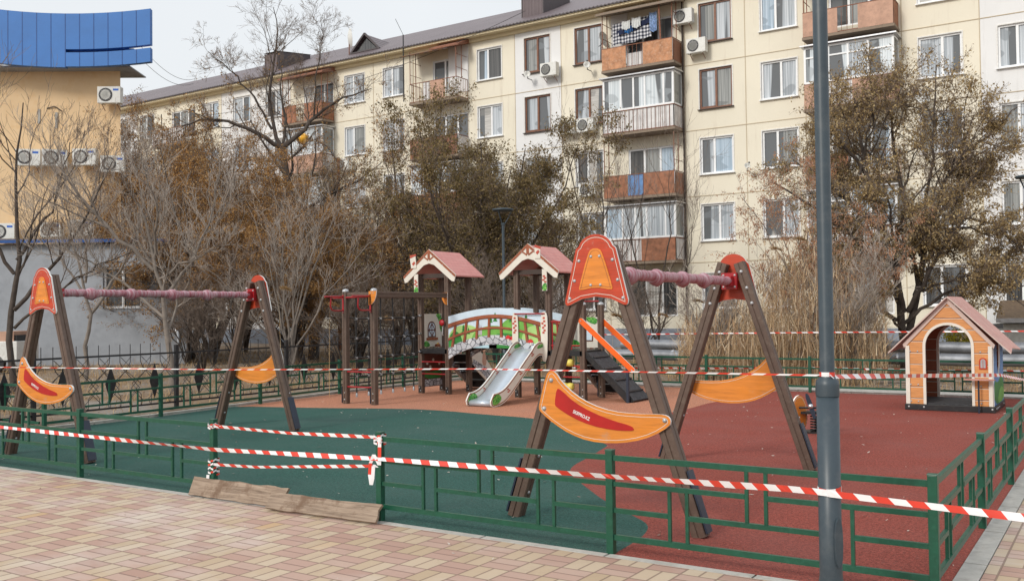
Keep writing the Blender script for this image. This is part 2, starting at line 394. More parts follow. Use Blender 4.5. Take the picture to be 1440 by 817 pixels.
def tag(o, label=None, cat=None, group=None, kind=None):
    for k, v in (('label', label), ('category', cat), ('group', group), ('kind', kind)):
        if v: o[k] = v
    return o
def thing(name, label, cat, loc=(0,0,0), rz=0, group=None):
    o = bpy.data.objects.new(name, None); col.objects.link(o); o.location = loc; o.rotation_euler = (0,0,rz); o.empty_display_size = .2
    return tag(o, label, cat, group)
def copy_tree(o, parent=None):
    c = o.copy(); col.objects.link(c); c.parent = parent
    for ch in list(o.children): copy_tree(ch, c)
    return c
def setting(name, mb): return tag(mb.build(name), kind='structure')
CAPM = {}
def cap(parent, p, r, axis, name='bolt_cap', T=None):
    """one rounded bolt cap as an object of its own; all caps share one mesh"""
    if 'm' not in CAPM:
        o = MB().dome((0,0,0), 1, (0,0,1), 'bolt_cap').build(name); CAPM['m'] = o.data; bpy.data.objects.remove(o)
    o = bpy.data.objects.new(name, CAPM['m']); col.objects.link(o); o.parent = parent
    p = Vector(p); a = Vector(axis)
    if T is not None: p = T @ p; a = T.to_3x3() @ a
    o.location = p; o.scale = (r, r, r); o.rotation_euler = Vector((0,0,1)).rotation_difference(a.normalized()).to_euler()
    return o
def arc(cx, cy, r, a0, a1, n, ry=None):
    ry = r if ry is None else ry
    return [(cx+r*math.cos(rad(a0+(a1-a0)*i/n)), cy+ry*math.sin(rad(a0+(a1-a0)*i/n))) for i in range(n+1)]
def smooth_poly(pts, it=2):
    for _ in range(it):
        q = []
        for i in range(len(pts)):
            a = pts[i]; b = pts[(i+1) % len(pts)]
            q += [(a[0]*.75+b[0]*.25, a[1]*.75+b[1]*.25), (a[0]*.25+b[0]*.75, a[1]*.25+b[1]*.75)]
        pts = q
    return pts
def smooth_open(pts, it=2):
    for _ in range(it):
        q = [pts[0]]
        for a, b in zip(pts[:-1], pts[1:]):
            q += [tuple(x*.75+y*.25 for x, y in zip(a, b)), tuple(x*.25+y*.75 for x, y in zip(a, b))]
        pts = q+[pts[-1]]
    return pts
def inset(pts, d):
    k = len(pts); area = sum(pts[i][0]*pts[(i+1) % k][1]-pts[(i+1) % k][0]*pts[i][1] for i in range(k)); sg = 1 if area > 0 else -1
    out = []
    for i in range(k):
        a, b, c = pts[i-1], pts[i], pts[(i+1) % k]
        tx, ty = c[0]-a[0], c[1]-a[1]; L = math.hypot(tx, ty) or 1
        out.append((b[0]-ty/L*d*sg, b[1]+tx/L*d*sg))
    return out

# ------------------------------------------------------------------ camera, sky, sun
cd = bpy.data.cameras.new('camera'); cam = bpy.data.objects.new('camera', cd); col.objects.link(cam)
r_, u_, f_ = cam_axes()
cam.matrix_world = Matrix(((r_[0], u_[0], -f_[0], CAM[0]), (r_[1], u_[1], -f_[1], CAM[1]), (r_[2], u_[2], -f_[2], CAM[2]), (0,0,0,1)))
cd.sensor_width = 36; cd.lens = FPX/1440*36; cd.clip_end = 2000; cd.clip_start = .05
S.camera = cam
SUN_EL, SUN_AZ = 33, 192      # azimuth the light comes from, degrees clockwise from +y
w = bpy.data.worlds.new('World'); S.world = w; w.use_nodes = True
nt = w.node_tree; bg = nt.nodes['Background']
sky = nt.nodes.new('ShaderNodeTexSky'); sky.sky_type = 'NISHITA'; sky.sun_disc = False
sky.sun_elevation = rad(SUN_EL); sky.sun_rotation = rad(SUN_AZ); sky.dust_density = 4; sky.air_density = 1.5
tc = nt.nodes.new('ShaderNodeTexCoord'); sp = nt.nodes.new('ShaderNodeSeparateXYZ'); nt.links.new(tc.outputs['Generated'], sp.inputs[0])
rp = nt.nodes.new('ShaderNodeValToRGB'); nt.links.new(sp.outputs[2], rp.inputs[0])      # cloud cover, brighter towards the zenith
el = rp.color_ramp.elements; el[0].position = 0.; el[0].color = (10.6, 10.8, 10.9, 1); el[1].position = 1.; el[1].color = (13.4, 13.9, 14.6, 1)
e3 = el.new(.35); e3.color = (10.4, 10.75, 11.05, 1)
ns = nt.nodes.new('ShaderNodeTexNoise'); ns.inputs['Scale'].default_value = 2.2; ns.inputs['Detail'].default_value = 5
nt.links.new(tc.outputs['Generated'], ns.inputs['Vector'])
rn = nt.nodes.new('ShaderNodeValToRGB'); rn.color_ramp.elements[0].position = .3; rn.color_ramp.elements[0].color = (.94,.95,.965,1)
rn.color_ramp.elements[1].position = .7; rn.color_ramp.elements[1].color = (1.03,1.03,1.03,1); nt.links.new(ns.outputs['Fac'], rn.inputs[0])
ml = nt.nodes.new('ShaderNodeMix'); ml.data_type = 'RGBA'; ml.blend_type = 'MULTIPLY'; ml.inputs[0].default_value = 1
nt.links.new(rp.outputs[0], ml.inputs[6]); nt.links.new(rn.outputs[0], ml.inputs[7])
mx = nt.nodes.new('ShaderNodeMix'); mx.data_type = 'RGBA'; mx.inputs[0].default_value = .90
nt.links.new(sky.outputs[0], mx.inputs[6]); nt.links.new(ml.outputs[2], mx.inputs[7]); nt.links.new(mx.outputs[2], bg.inputs[0])
bg.inputs[1].default_value = .09
sd = bpy.data.lights.new('sun', 'SUN'); so = bpy.data.objects.new('sun', sd); col.objects.link(so)
sd.energy = 2.1; sd.angle = rad(14); sd.color = (1, .95, .87)
a_ = rad(SUN_AZ); dirn = Vector((math.sin(a_)*math.cos(rad(SUN_EL)), math.cos(a_)*math.cos(rad(SUN_EL)), math.sin(rad(SUN_EL))))
so.rotation_euler = dirn.to_track_quat('Z', 'Y').to_euler(); so.location = (0,0,30)
vs = S.view_settings; vs.view_transform = 'Standard'; vs.look = 'None'; vs.exposure = 0; vs.gamma = 1

# ------------------------------------------------------------------ ground, paving, rubber
XL, XR, YB = -12.2, .02, 12.85       # rubber edges
def sheet(name, polys, z, m):
    b = MB()
    for p in polys: b.add([(x, y, z) for x, y in p], [tuple(range(len(p)))], m)
    return setting(name, b)
b = MB(); n = 60
xs_ = [-400, -200, -100]+list(np.linspace(-70, 40, 56))+[100, 200, 400]; ys_ = [-300, -100]+list(np.linspace(-40, 60, 51))+[120, 250, 500]
rng = np.random.default_rng(3); vv = []
for j, y in enumerate(ys_):
    for i, x in enumerate(xs_):
        inside = (-13.8 < x < 9 and y < 16)
        vv.append((x, y, -.05 if inside or abs(x) > 90 or abs(y) > 90 else -.03+.06*float(rng.random())))
nx = len(xs_); b.add(vv, [(j*nx+i, j*nx+i+1, (j+1)*nx+i+1, (j+1)*nx+i) for j in range(len(ys_)-1) for i in range(nx-1)], 'dry_soil', True)
setting('ground', b)
# colour fields of the rubber floor
gt = smooth_open([(-12.45, 5.75), (-12.08, 5.95), (-10.93, 6.25), (-9.38, 6.86), (-8.55, 6.88), (-7.67, 6.70), (-6.74, 6.62), (-6.15, 6.26)], 1)
gr = smooth_open([(-6.15, 6.26), (-4.9, 5.1), (-4.38, 4.55)], 1)+smooth_open([(-4.33, 4.42), (-4.12, 3.6), (-3.98, 2.93), (-3.74, 2.52), (-3.34, 2.07), (-2.82, 1.5), (-2.42, 1.16), (-2.15, .92), (-2.04, .62), (-2.0, .3), (-1.98, -.02)], 2)
tr = [(-6.15, 6.26), (-5.12, 8.4), (-5.20, 9.88), (-4.89, YB)]
def leftx(y): return -12.12-.45*min(1, max(0, (y-3)/5.5))
left_pts = [(leftx(y)-.06, y) for y in (5.75, 4, 2, 0)]
sheet('rubber_green_area', [[(-18, -.02)]+[(-18, .9)]+[(-12.2, .9)]+left_pts[2:0:-1]+gt+gr[1:]], .002, 'rubber_green')
sheet('rubber_red_area', [gr[::-1]+tr[1:]+[(XR, YB), (XR, -.02)]], .002, 'rubber_red')
sheet('rubber_terracotta_area', [gt[::-1][:-1]+[(leftx(5.8)-.06, 5.8), (leftx(9)-.06, 9), (-12.5, YB), tr[3], tr[2], tr[1]]], .002, 'rubber_terracotta')
b = MB()
for p in ([(-40, -14), (9, -14), (9, -.10), (-40, -.10)], [(.16, -.10), (9, -.10), (9, 24), (.16, 24)]): b.add([(x, y, .004) for x, y in p], [(0,1,2,3)], 'paving')
setting('pavement', b)
b = MB(); rnd_ = random.Random(4)
x = -40.
while x < .14: b.box((x+.495, -.06, -.044), (.985, .075, .1), 'kerb_concrete'); x += 1.
y = -.10
while y < 24: b.box((.09, y+.495, -.042), (.13, .985, .1), 'kerb_concrete'); y += 1.
x = -12.5
while x < 0: b.box((x+.49, YB+.06, 0), (.985, .11, .07), 'kerb_concrete'); x += 1.
y = .9
for i in range(12): b.beam((leftx(i+.9)-.12, i+.9, .01), (leftx(i+1.885)-.12, i+1.885, .01), .08, .07, 'kerb_concrete')
setting('kerb', b)
b = MB(); b.add([(-12.6, YB+.12, .006), (0.02, YB+.12, .006), (0.02, YB+1.15, .006), (-12.6, YB+1.15, .006)], [(0,1,2,3)], 'kerb_concrete'); setting('footpath', b)

# ------------------------------------------------------------------ green tube fences
def fence_run(name, label, p0, p1, posts, panels, pos=None):
    """posts: distances along the run with a post; panels: (from, to) spans"""
    p0 = Vector(p0); p1 = Vector(p1); L = (p1-p0).length; d = (p1-p0)/L; rz = math.atan2(d.y, d.x)
    t_ = thing(name, label, 'fence', p0, rz)
    for s_ in posts:
        b = MB(); b.box((s_, 0, .345), (.052, .052, .69), 'fence_green'); b.box((s_, 0, .692), (.058, .058, .008), 'fence_green')
        b.build('fence_post', t_, .004)
    for a, e in panels:
        b = MB(); w = e-a; A = a+.026; E_ = e-.026; m = 'fence_green'; h = .026
        zt, z2, z3, zb = .64, .468, .293, .115
        b.beam((A, 0, zt), (E_, 0, zt), .026, .036, m); b.beam((A, 0, zb), (E_, 0, zb), .026, .036, m)
        v = [a+w*k for k in (.212, .272, .468, .528, .718, .782)]
        b.beam((A, 0, z2), (v[2]-.0105, 0, z2), h, .03, m); b.beam((v[3]+.0105, 0, z2), (E_, 0, z2), h, .03, m)
        b.beam((A, 0, z3), (v[0]-.0105, 0, z3), h, .03, m); b.beam((v[1]+.0105, 0, z3), (v[4]-.0105, 0, z3), h, .03, m); b.beam((v[5]+.0105, 0, z3), (E_, 0, z3), h, .03, m)
        for k in (0, 1, 4, 5): b.beam((v[k], 0, zb+.0185), (v[k], 0, z2-.0155 if True else z2), .021, .021, m)
        for k in (2, 3): b.beam((v[k], 0, z3+.0155), (v[k], 0, zt-.0185), .021, .021, m)
        b.build('fence_panel', t_)
    return t_
fence_run('tube_fence', 'green tube fence between paving and red rubber, right of the gate opening', (-4.02, 0, 0), (0, 0, 0), [.0, 2.02, 4.02], [(0, 2.02), (2.02, 4.02)])
fence_run('tube_fence', 'green tube fence along the paving left of the gate opening, below the far left swing', (-16.0, 0, 0), (-5.98, 0, 0), [.02, 2.02, 4.02, 6.02, 8.02-.03, 10.02], [(.02, 2.02), (2.02, 4.02), (4.02, 6.02), (6.02, 7.99), (7.99, 10.02)])
fence_run('tube_fence', 'green tube fence running away along the right kerb beside the playhouse', (0, .01, 0), (0, 12.0, 0), [2., 4., 6., 8., 10., 12.], [(0, 2), (2, 4), (4, 6), (6, 8), (8, 10), (10, 12)])
fence_run('tube_fence', 'green tube fence behind the left swing in front of black iron fence', (-12.1, 2.05, 0), (-12.52, 8.55, 0), [0, 2.05, 4.28, 6.51], [(0, 2.05), (2.05, 4.28), (4.28, 6.51)])
fence_run('tube_fence', 'green tube fence behind the climbing net and left tower', (-12.52, 8.57, 0), (-12.45, 12.7, 0), [1.95, 4.1], [(0, 1.95), (1.95, 4.1)])
fence_run('tube_fence', 'green tube fence across the far edge of the rubber before the dry reeds', (-12.44, 12.72, 0), (0, 12.72, 0), [2.0, 4.03, 6.11, 8.2, 10.3, 12.4], [(.03, 2.0), (2.0, 4.03), (4.03, 6.11), (6.11, 8.2), (8.2, 10.3), (10.3, 12.4)])
fence_run('tube_fence', 'green tube fence joining front run to the left side, behind first swing leg', (-16., 2.0, 0), (-12.14, 2.04, 0), [0, 1.9], [(0, 1.9), (1.9, 3.82)])

# ------------------------------------------------------------------ black iron fence with diamond plates
def iron_panel(par, a, e):
    b = MB(); m = 'black_iron'; w = e-a
    b.beam((a, 0, .98), (e, 0, .98), .02, .03, m); b.beam((a, 0, .12), (e, 0, .12), .02, .03, m)
    n = 12
    for i in range(n+1):
        x = a+w*(i+.5)/(n+1); sg = 1 if i % 2 else -1; o = w/(n+1)*.92*sg
        b.tube([(x, .012, 1.16), (x, .012, .86), (x+o*.5, .012, .70), (x-o, .012, .42), (x+o*.2, .012, .22), (x, .012, .12)], .007, m, 4, False)
        b.tube([(x, -.012, .12), (x, -.012, .3), (x-o, -.012, .5), (x+o, -.012, .78), (x, -.012, .95)], .006, m, 4, False)
    b.build('iron_panel', par)
    for k in (.17, .5, .83):
        x = a+w*k; b = MB(); b.prism([(-.1, .52), (0, .22), (.1, .52), (0, .82)], (x, -.02, 0), (1,0,0), (0,0,1), .006, 'black_plate')
        b.beam((x-.09, -.016, .80), (x+.09, -.016, .80), .01, .012, m); b.build('diamond_plate', par)
t_ = thing('iron_fence', 'black ornamental iron fence with diamond plates behind the left swing', 'fence', (-13.15, -2.7, 0), PI/2)
for i in range(8):
    iron_panel(t_, 2.6*i+.03, 2.6*(i+1)-.03)
for i in range(9): MB().box((2.6*i, 0, .56), (.06, .06, 1.12), 'black_iron').build('iron_post', t_)

# ------------------------------------------------------------------ barrier tapes
def tape(name, label, pts, width=.04, period=.17, sag=0, twist=0., pink=False):
    """striped ribbon through world points; stripes are faces of the mesh"""
    P = [Vector(p) for p in pts]; q = []; seg = period/4
    for a, c in zip(P[:-1], P[1:]):
        L = (c-a).length; n = max(2, int(L/seg))
        for i in range(n): t_ = i/n; q.append((a.lerp(c, t_)-Vector((0,0,sag*4*t_*(1-t_)*L*.1)), (c-a)/L))
    q.append((P[-1], (P[-1]-P[-2]).normalized()))
    b = MB(); vs = []; s_ = 0
    rr = random.Random(len(q))
    ph = rr.random()*6
    for i, (p, d) in enumerate(q):
        a = twist*math.sin(i*seg*1.3+ph)+.15*math.sin(i*seg*3.1+ph*2)
        side = d.cross(Vector((0,0,1))).normalized(); up = side.cross(d)
        up = up*math.cos(a)+side*math.sin(a); jl = width/2*(1+.12*math.sin(i*seg*5+ph))
        vs += [p+up*jl-d*.016, p-up*jl+d*.016]
    for i in range(len(q)-1): b.add([vs[2*i], vs[2*i+1], vs[2*i+3], vs[2*i+2]], [(0,1,2,3)], 'tape_red' if (i//2) % 2 else 'tape_white')
    o = b.build(name); tag(o, label, 'tape'); sm = o.modifiers.new('thickness', 'SOLIDIFY'); sm.thickness = .0006
    return o
LX, LY = -.345, -.83       # near lamp post
tape('barrier_tape', 'long red and white tape tied along front fence and round the near lamp post', [(-16, -.06, .42), (-9.43, -.045, .438), (-5.955, -.035, .428), (-4.019, -.035, .488), (-1.987, -.035, .52), (-.60, -.74, .68), (LX-.06, LY-.045, .705), (LX+.0, LY-.062, .706)], .036, .17, 0, .6)
tape('barrier_tape', 'red and white tape stretching right from the near lamp post past fence corner', [(LX-.01, LY-.062, .705), (LX+.06, LY-.05, .70), (.36, -.86, .675), (1.6, -1.0, .66)], .034, .16, 0, .35)
tape('barrier_tape', 'upper red and white tape across the gate opening, tied at post tops', [(-5.96, -.03, .637), (-5, -.03, .630), (-4.03, -.03, .655)], .026, .14, 0, .2)
tape('barrier_tape', 'lower slack red and white tape across the gate opening above the boards', [(-5.95, -.028, .295), (-5.4, -.028, .315), (-4.03, -.028, .43)], .024, .14, 0, .2)
tape('barrier_tape', 'long thin tape running left from the near lamp post in front of both swings', [(LX-.03, LY-.045, 1.285), (-3.76, 1.0, 1.135), (-7.0, 1.0, 1.055), (-12.0, -1.1, 1.12)], .010, .19, 0, .25)
tape('barrier_tape', 'twisted tape running from the near lamp post towards the right past playhouse', [(LX+.03, LY-.04, 1.28), (.08, 2.6, 1.08), (.12, 4.9, .875)], .026, .16, 0, .5)
tape('barrier_tape', 'thin distant tape strung above the back fence before the reeds', [(-9.5, 13.6, 1.07), (-4.3, 13.62, 1.13), (1.5, 13.7, 1.17)], .025, .22, 0, .15)
tape('barrier_tape', 'red and white tape tied low along the far green fence', [(-9.5, 12.78, .36), (-6.33, 12.76, .42), (-4.24, 12.76, .47), (-2.14, 12.76, .47), (0, 12.76, .5)], .035, .2, 0, .2)
def wrap(label, x, y, z0, z1, r=.034, dangle=None):
    t_ = thing('tape_knot', label, 'tape', (x, y, 0)); b = MB()
    n = 34
    for k in range(n):
        a0 = k*2*PI/8; z = z0+(z1-z0)*k/n; p = Vector((r*1.05*math.copysign(1, math.cos(a0))*min(1, abs(math.cos(a0))*1.4), r*1.05*math.copysign(1, math.sin(a0))*min(1, abs(math.sin(a0))*1.4), z))
        a1 = (k+1)*2*PI/8; q = Vector((r*1.05*math.copysign(1, math.cos(a1))*min(1, abs(math.cos(a1))*1.4), r*1.05*math.copysign(1, math.sin(a1))*min(1, abs(math.sin(a1))*1.4), z+(z1-z0)/n+.012*math.sin(k*2.1)))
        b.add([p+Vector((0,0,.008)), p-Vector((0,0,.008)), q-Vector((0,0,.008)), q+Vector((0,0,.008))], [(0,1,2,3)], 'tape_red' if k % 3 == 0 else 'tape_white')
    b.build('tape_winding', t_)
    if dangle:
        b = MB(); pts = dangle
        for i, (a, c) in enumerate(zip(pts[:-1], pts[1:])):
            a, c = Vector(a), Vector(c); s_ = Vector((.014, .004, 0)); b.add([a-s_, a+s_, c+s_, c-s_], [(0,1,2,3)], 'tape_red' if i % 4 == 1 else 'tape_white')
        b.build('tape_end', t_)
wrap('tape knot wound round the middle of the left gate post', -5.98, 0, .20, .34, dangle=[(-.03,-.04,.2),(-.035,-.045,.13),(-.02,-.045,.09),(-.012,-.05,.02)])
wrap('tape knot at the top of the left gate post', -5.98, 0, .615, .65, dangle=[(.03,-.03,.64),(.08,-.05,.66),(.11,-.04,.64),(.14,-.03,.645)])
wrap('tape knot with a pink loop hanging from the right gate post', -4.02, 0, .60, .67, dangle=[(.028,-.036,.66),(.026,-.036,.58),(.024,-.036,.5),(.022,-.036,.44),(-.03,-.04,.52),(-.065,-.04,.45),(-.075,-.04,.36),(-.06,-.04,.28),(-.045,-.04,.33),(-.035,-.04,.43)])

# ------------------------------------------------------------------ boards laid at the gate
def board(label, x0, x1, y0, y1, h, seed, lean):
    rr = random.Random(seed); b = MB(); n = 14; L = math.hypot(x1-x0, y1-y0)
    out = [(L*i/n, -.0+(rr.random()-.5)*.008) for i in range(n+1)]+[(L-(.0 if i % 2 else .018), h*i/3) for i in range(1, 3)]+[(L*(n-i)/n, h+(rr.random()-.5)*.012) for i in range(n+1)]
    b.prism(out, (0, 0, 0), (1,0,0), (0, math.sin(lean), math.cos(lean)), .022, 'wood_board')
    o = b.build('wooden_board', None, .003); o.location = (x0, y0, .015); o.rotation_euler = (0, 0, math.atan2(y1-y0, x1-x0)); return tag(o, label, 'board', 'boards leaning across the gate opening')
board('old wooden board leaning at the left gate post', -6.18, -4.98, -.10, -.10, .165, 1, .42)
board('longer weathered board leaning against the right gate post', -5.10, -3.93, -.19, -.15, .145, 2, .62)

# ------------------------------------------------------------------ near lamp post
def lamp_head(par, z):
    b = MB(); b.lathe([(.06, 0), (.26, .005), (.275, .02), (.27, .05), (.2, .062), (.05, .07), (.0001, .07)], (0,0,z), 'lamp_paint', 24); b.build('lamp_head', par)
    for k in range(3):
        a = rad(30+120*k); c, s_ = math.cos(a), math.sin(a); b = MB()
        b.tube([(c*.04, s_*.04, z-.33), (c*.14, s_*.14, z-.17), (c*.22, s_*.22, z+.01)], .014, 'lamp_paint', 6); b.build('bracket_arm', par)
    MB().lathe([(.05, z-.36), (.055, z-.33), (.05, z-.3)], (0,0,0), 'lamp_paint', 12).build('collar', par)
def street_lamp(label, x, y, H, r0, r1, zj, name='street_lamp', head=True):
    t_ = thing(name, label, 'street lamp', (x, y, 0))
    b = MB(); b.lathe([(r0*1.1, 0), (r0*1.1, .25), (r0*1.02, .28), (r0, .30), (r0, zj-.05), (r0*.99, zj-.05)], (0,0,0), 'lamp_paint', 32)
    b.build('base_tube', t_)
    b = MB(); b.lathe([(r0*1.05, zj-.055), (r0*1.055, zj-.045), (r0*1.055, zj+.0), (r0*.99, zj+.022), (r1*1.12, zj+.035), (r1, zj+.05), (r1*.98, H-.3)], (0,0,0), 'lamp_paint', 32); b.build('upper_tube', t_)
    lamp_head(t_, H)
    return t_
t_ = street_lamp('tall dark grey lamp post in the foreground wrapped with barrier tape', LX, LY, 4.5, .055, .0365, 1.235)
b = MB(); b.prism(smooth_poly([(-.022, 0), (.022, 0), (.022, .24), (-.022, .24)], 2), (.045, -.034, .34), (.6,.8,0), (0,0,1), .012, 'lamp_paint'); b.build('service_door', t_)
b = MB(); b.lathe([(.075, 0), (.075, .012), (.06, .014)], (0,0,.004), 'lamp_paint', 24); b.build('base_plate', t_)
t_ = thing('tape_knot', 'tape band wound round the near lamp post just above its collar', 'tape', (LX, LY, 0)); b = MB()
for k in range(24):
    a0, a1 = 2*PI*k/24, 2*PI*(k+1)/24; r = .0385
    b.add([(r*math.cos(a), r*math.sin(a), z) for a, z in ((a0, 1.27+.003*math.sin(k)), (a1, 1.27+.003*math.sin(k+1)), (a1, 1.30), (a0, 1.30))], [(0,1,2,3)], 'tape_red' if (k//4) % 2 else 'tape_white')
b.build('tape_winding', t_)
t_ = thing('tape_knot', 'twisted tape band wound round the near lamp post base tube', 'tape', (LX, LY, 0)); b = MB()
for k in range(24):
    a0, a1 = 2*PI*k/24, 2*PI*(k+1)/24; r = .0575
    b.add([(r*math.cos(a), r*math.sin(a), z) for a, z in ((a0, .695+.01*math.sin(a0*2)), (a1, .695+.01*math.sin(a1*2)), (a1, .735+.012*math.sin(a1)), (a0, .735+.012*math.sin(a0)))], [(0,1,2,3)], 'tape_red' if (k//3) % 2 else 'tape_white')
b.build('tape_winding', t_)
street_lamp('slim grey lamp post with ring head standing between the two play towers', -12.31, 14.3, 4.17, .05, .036, 1.2)
street_lamp('grey lamp post cut off by the right edge of the picture, its round head showing', -.70, 16.2, 4.2, .05, .036, 1.2)

# ------------------------------------------------------------------ swings
def text_mesh(txt, size, mat, parent, name, loc, u, v, sx=1.):
    c = bpy.data.curves.new('t', 'FONT'); c.body = txt; c.size = size; c.extrude = .0008; c.align_x = 'CENTER'; c.align_y = 'CENTER'; c.offset = size*.02
    o = bpy.data.objects.new('t', c); col.objects.link(o)
    me = bpy.data.meshes.new_from_object(o); bpy.data.objects.remove(o)
    me.materials.clear(); me.materials.append(MAT[mat])
    u = Vector(u).normalized(); v = Vector(v).normalized(); n = u.cross(v)
    M = Matrix(((u.x*sx, v.x, n.x, loc[0]), (u.y*sx, v.y, n.y, loc[1]), (u.z*sx, v.z, n.z, loc[2]), (0,0,0,1)))
    me.transform(M); o = bpy.data.objects.new(name, me); col.objects.link(o); o.parent = parent; return o
def aframe(par, sgn):
    """end frame at y = sgn*1.65, its coloured boards on the outer face; drawn for the front end, turned for the back"""
    T = Matrix.Rotation(0 if sgn < 0 else PI, 4, 'Z')
    def fix(o): o.data.transform(T); return o
    y = -1.58
    for s_ in (-1, 1):
        b = MB(); b.groove_beam((s_*.77, y, 0), (s_*.085, y, 2.10), .105, .105, 'brown_profile', (0,1,0)); o = fix(b.build('frame_leg', par))
        b = MB(); e0, e1 = Vector((s_*.77, y, .02)), Vector((s_*.77+(-s_)*.665*.21, y, .45)); dd = (e1-e0).normalized(); out = Vector((s_*dd.z, 0, -s_*dd.x))
        b.beam(e0+out*.062, e1+out*.062, .014, .10, 'navy_plate', (0,1,0))
        p = fix(b.build('ground_plate', o)); p.parent = o
        A0, A1 = Vector((s_*.77, y, 0)), Vector((s_*.085, y, 2.10))
        for t2 in (.10, .24):
            q = A0.lerp(A1, t2); cap(o, q-out*.052, .015, -out, T=T); cap(o, q+out*.069, .009, out, T=T)
        for t2 in (.80, .875, .955): cap(o, A0.lerp(A1, t2)+Vector((0,.052,0)), .019, (0,1,0), T=T)
    # top board
    out = [(-.225, 1.665), (-.12, 1.712), (0, 1.728), (.12, 1.712), (.225, 1.665), (.247, 1.662), (.260, 1.675), (.262, 1.70), (.178, 2.04), (.165, 2.09)]+arc(0, 2.08, .145, 15, 165, 10, .118)+[(-.165, 2.09), (-.178, 2.04), (-.262, 1.70), (-.260, 1.675), (-.247, 1.662)]
    b = MB(); b.prism(out, (0, y-.054, 0), (1,0,0), (0,0,1), .02, 'red_panel', 'white_edge'); o = fix(b.build('top_board', par, .003))
    b = MB(); l1 = inset(out, .022); l2 = inset(out, .026); k = len(out)
    for i in range(k):
        j = (i+1) % k; b.add([(x, y-.0755, z) for x, z in (l1[i], l1[j], l2[j], l2[i])], [(0,1,2,3)], 'panel_cream')
    fix(b.build('board_trim', o))
    for x, z in ((-.14, 2.0), (.14, 2.0), (-.18, 1.85), (.18, 1.85), (-.222, 1.715), (.222, 1.715)): cap(o, (x, y-.074, z), .014, (0,-1,0), T=T)
    ins = smooth_poly([(-.135, 1.775), (0, 1.80), (.135, 1.775), (.14, 1.80), (.065, 2.04), (.035, 2.09), (-.035, 2.09), (-.065, 2.04), (-.14, 1.80)], 1)
    b = MB(); b.prism(ins, (0, y-.074, 0), (1,0,0), (0,0,1), .006, 'orange_panel')
    l1 = inset(ins, .014); l2 = inset(ins, .017); k = len(ins)
    for i in range(k):
        j = (i+1) % k; b.add([(x, y-.0815, z) for x, z in (l1[i], l1[j], l2[j], l2[i])], [(0,1,2,3)], 'panel_brown')
    fix(b.build('board_inlay', o))
    for x, z in ((-.035, 2.03), (.035, 2.03), (-.04, 1.815), (.04, 1.815)): cap(o, (x, y-.080, z), .012, (0,-1,0), T=T)
    # crescent board between the legs (coordinates from its own drawing)
    cr = [(-.405, 1.165), (-.360, 1.158), (-.30, 1.075), (-.19, .985), (-.05, .915), (.12, .872), (.30, .862), (.50, .868), (.555, .860), (.582, .83), (.572, .785), (.44, .705), (.28, .655), (.10, .632), (-.08, .640), (-.24, .685), (-.38, .760), (-.485, .835), (-.51, .87), (-.495, .93), (-.44, 1.13)]
    crs = smooth_poly(cr, 1)
    b = MB(); b.prism(crs, (0, y-.054, 0), (1,0,0), (0,0,1), .02, 'orange_panel', 'white_edge'); o = fix(b.build('crescent_board', par, .003))
    b = MB(); l1 = inset(crs, .020); l2 = inset(crs, .0235); k = len(crs)
    for yy, mm in ((-.0755, 'panel_cream'), (-.0525, 'panel_cream')):
        for i in range(k):
            j = (i+1) % k; b.add([(x, y+yy, z) for x, z in (l1[i], l1[j], l2[j], l2[i])], [(0,1,2,3)], mm)
    fix(b.build('board_trim', o))
    for x, z in ((-.395, 1.09), (-.46, .87), (.535, .825)): cap(o, (x, y-.074, z), .019, (0,-1,0), T=T)
    rd = smooth_poly([(-.345, 1.03), (-.31, 1.02), (-.20, .93), (-.04, .855), (.14, .80), (.27, .775), (.30, .745), (.26, .735), (.12, .735), (-.06, .76), (-.22, .815), (-.35, .885), (-.365, .91)], 1)
    b = MB(); b.prism(rd, (0, y-.074, 0), (1,0,0), (0,0,1), .005, 'dark_red_inset'); ri = fix(b.build('red_inlay', o))
    tm = text_mesh('SKIFPRO.KZ', .036, 'white_edge', ri, 'lettering', (-.135, y-.0802, .832), (.93, 0, -.36), (.36, 0, .93), .78); fix(tm)
    if sgn < 0: pass
    # metal bracket holding the cross bar
    b = MB(); b.box((0, y+.07, 1.91), (.16, .05, .17), 'red_tube'); b.box((0, y+.13, 1.91), (.09, .09, .10), 'red_tube')
    for x, z in ((-.06, 1.97), (.06, 1.97), (-.06, 1.85), (.06, 1.85)): b.dome((x, y+.095, z), .012, (0,1,0), 'bolt_cap')
    fix(b.build('bar_bracket', par))
def make_swing(label, x, y):
    t_ = thing('swing_frame', label, 'swing', (x, y, 0), 0, 'wooden swing frames with wrapped bars')
    for s_ in (-1, 1): aframe(t_, s_)
    b = MB(); rr = random.Random(5); pts = []; rs = []; n = 150
    for i in range(n+1):
        yy = -1.44+2.88*i/n; r = .044+.0012*math.sin(i*1.7)+.0015*rr.random()
        pts.append((.004*math.sin(i*.6), yy, 1.91+.003*math.sin(i*.9))); rs.append(r)
    b.tube(pts, rs, 'wrap_film', 12); b.build('cross_bar', t_)
    for yy in (-1.03, -.47, .15, .72):
        b = MB(); pr = [(.045, -.085), (.064, -.05), (.074, -.015), (.070, .03), (.056, .055), (.045, .09)]
        b.lathe(pr, (0, yy, 1.90), 'wrap_film', 14, True, (0,1,0)); b.ball((0, yy+.01, 1.862), .038, 'wrap_film', 10, 1.1); b.build('wrapped_bearing', t_)
    return t_
sw = make_swing('large brown A-frame swing in the foreground, bar wrapped in pink film', -2.485, 2.29)
sw.rotation_euler.z = .035
sw2 = copy_tree(sw); sw2.location = (-9.59, 2.17, 0); sw2.rotation_euler.z = .02; sw2['label'] = 'farther brown A-frame swing at the left edge before the iron fence'

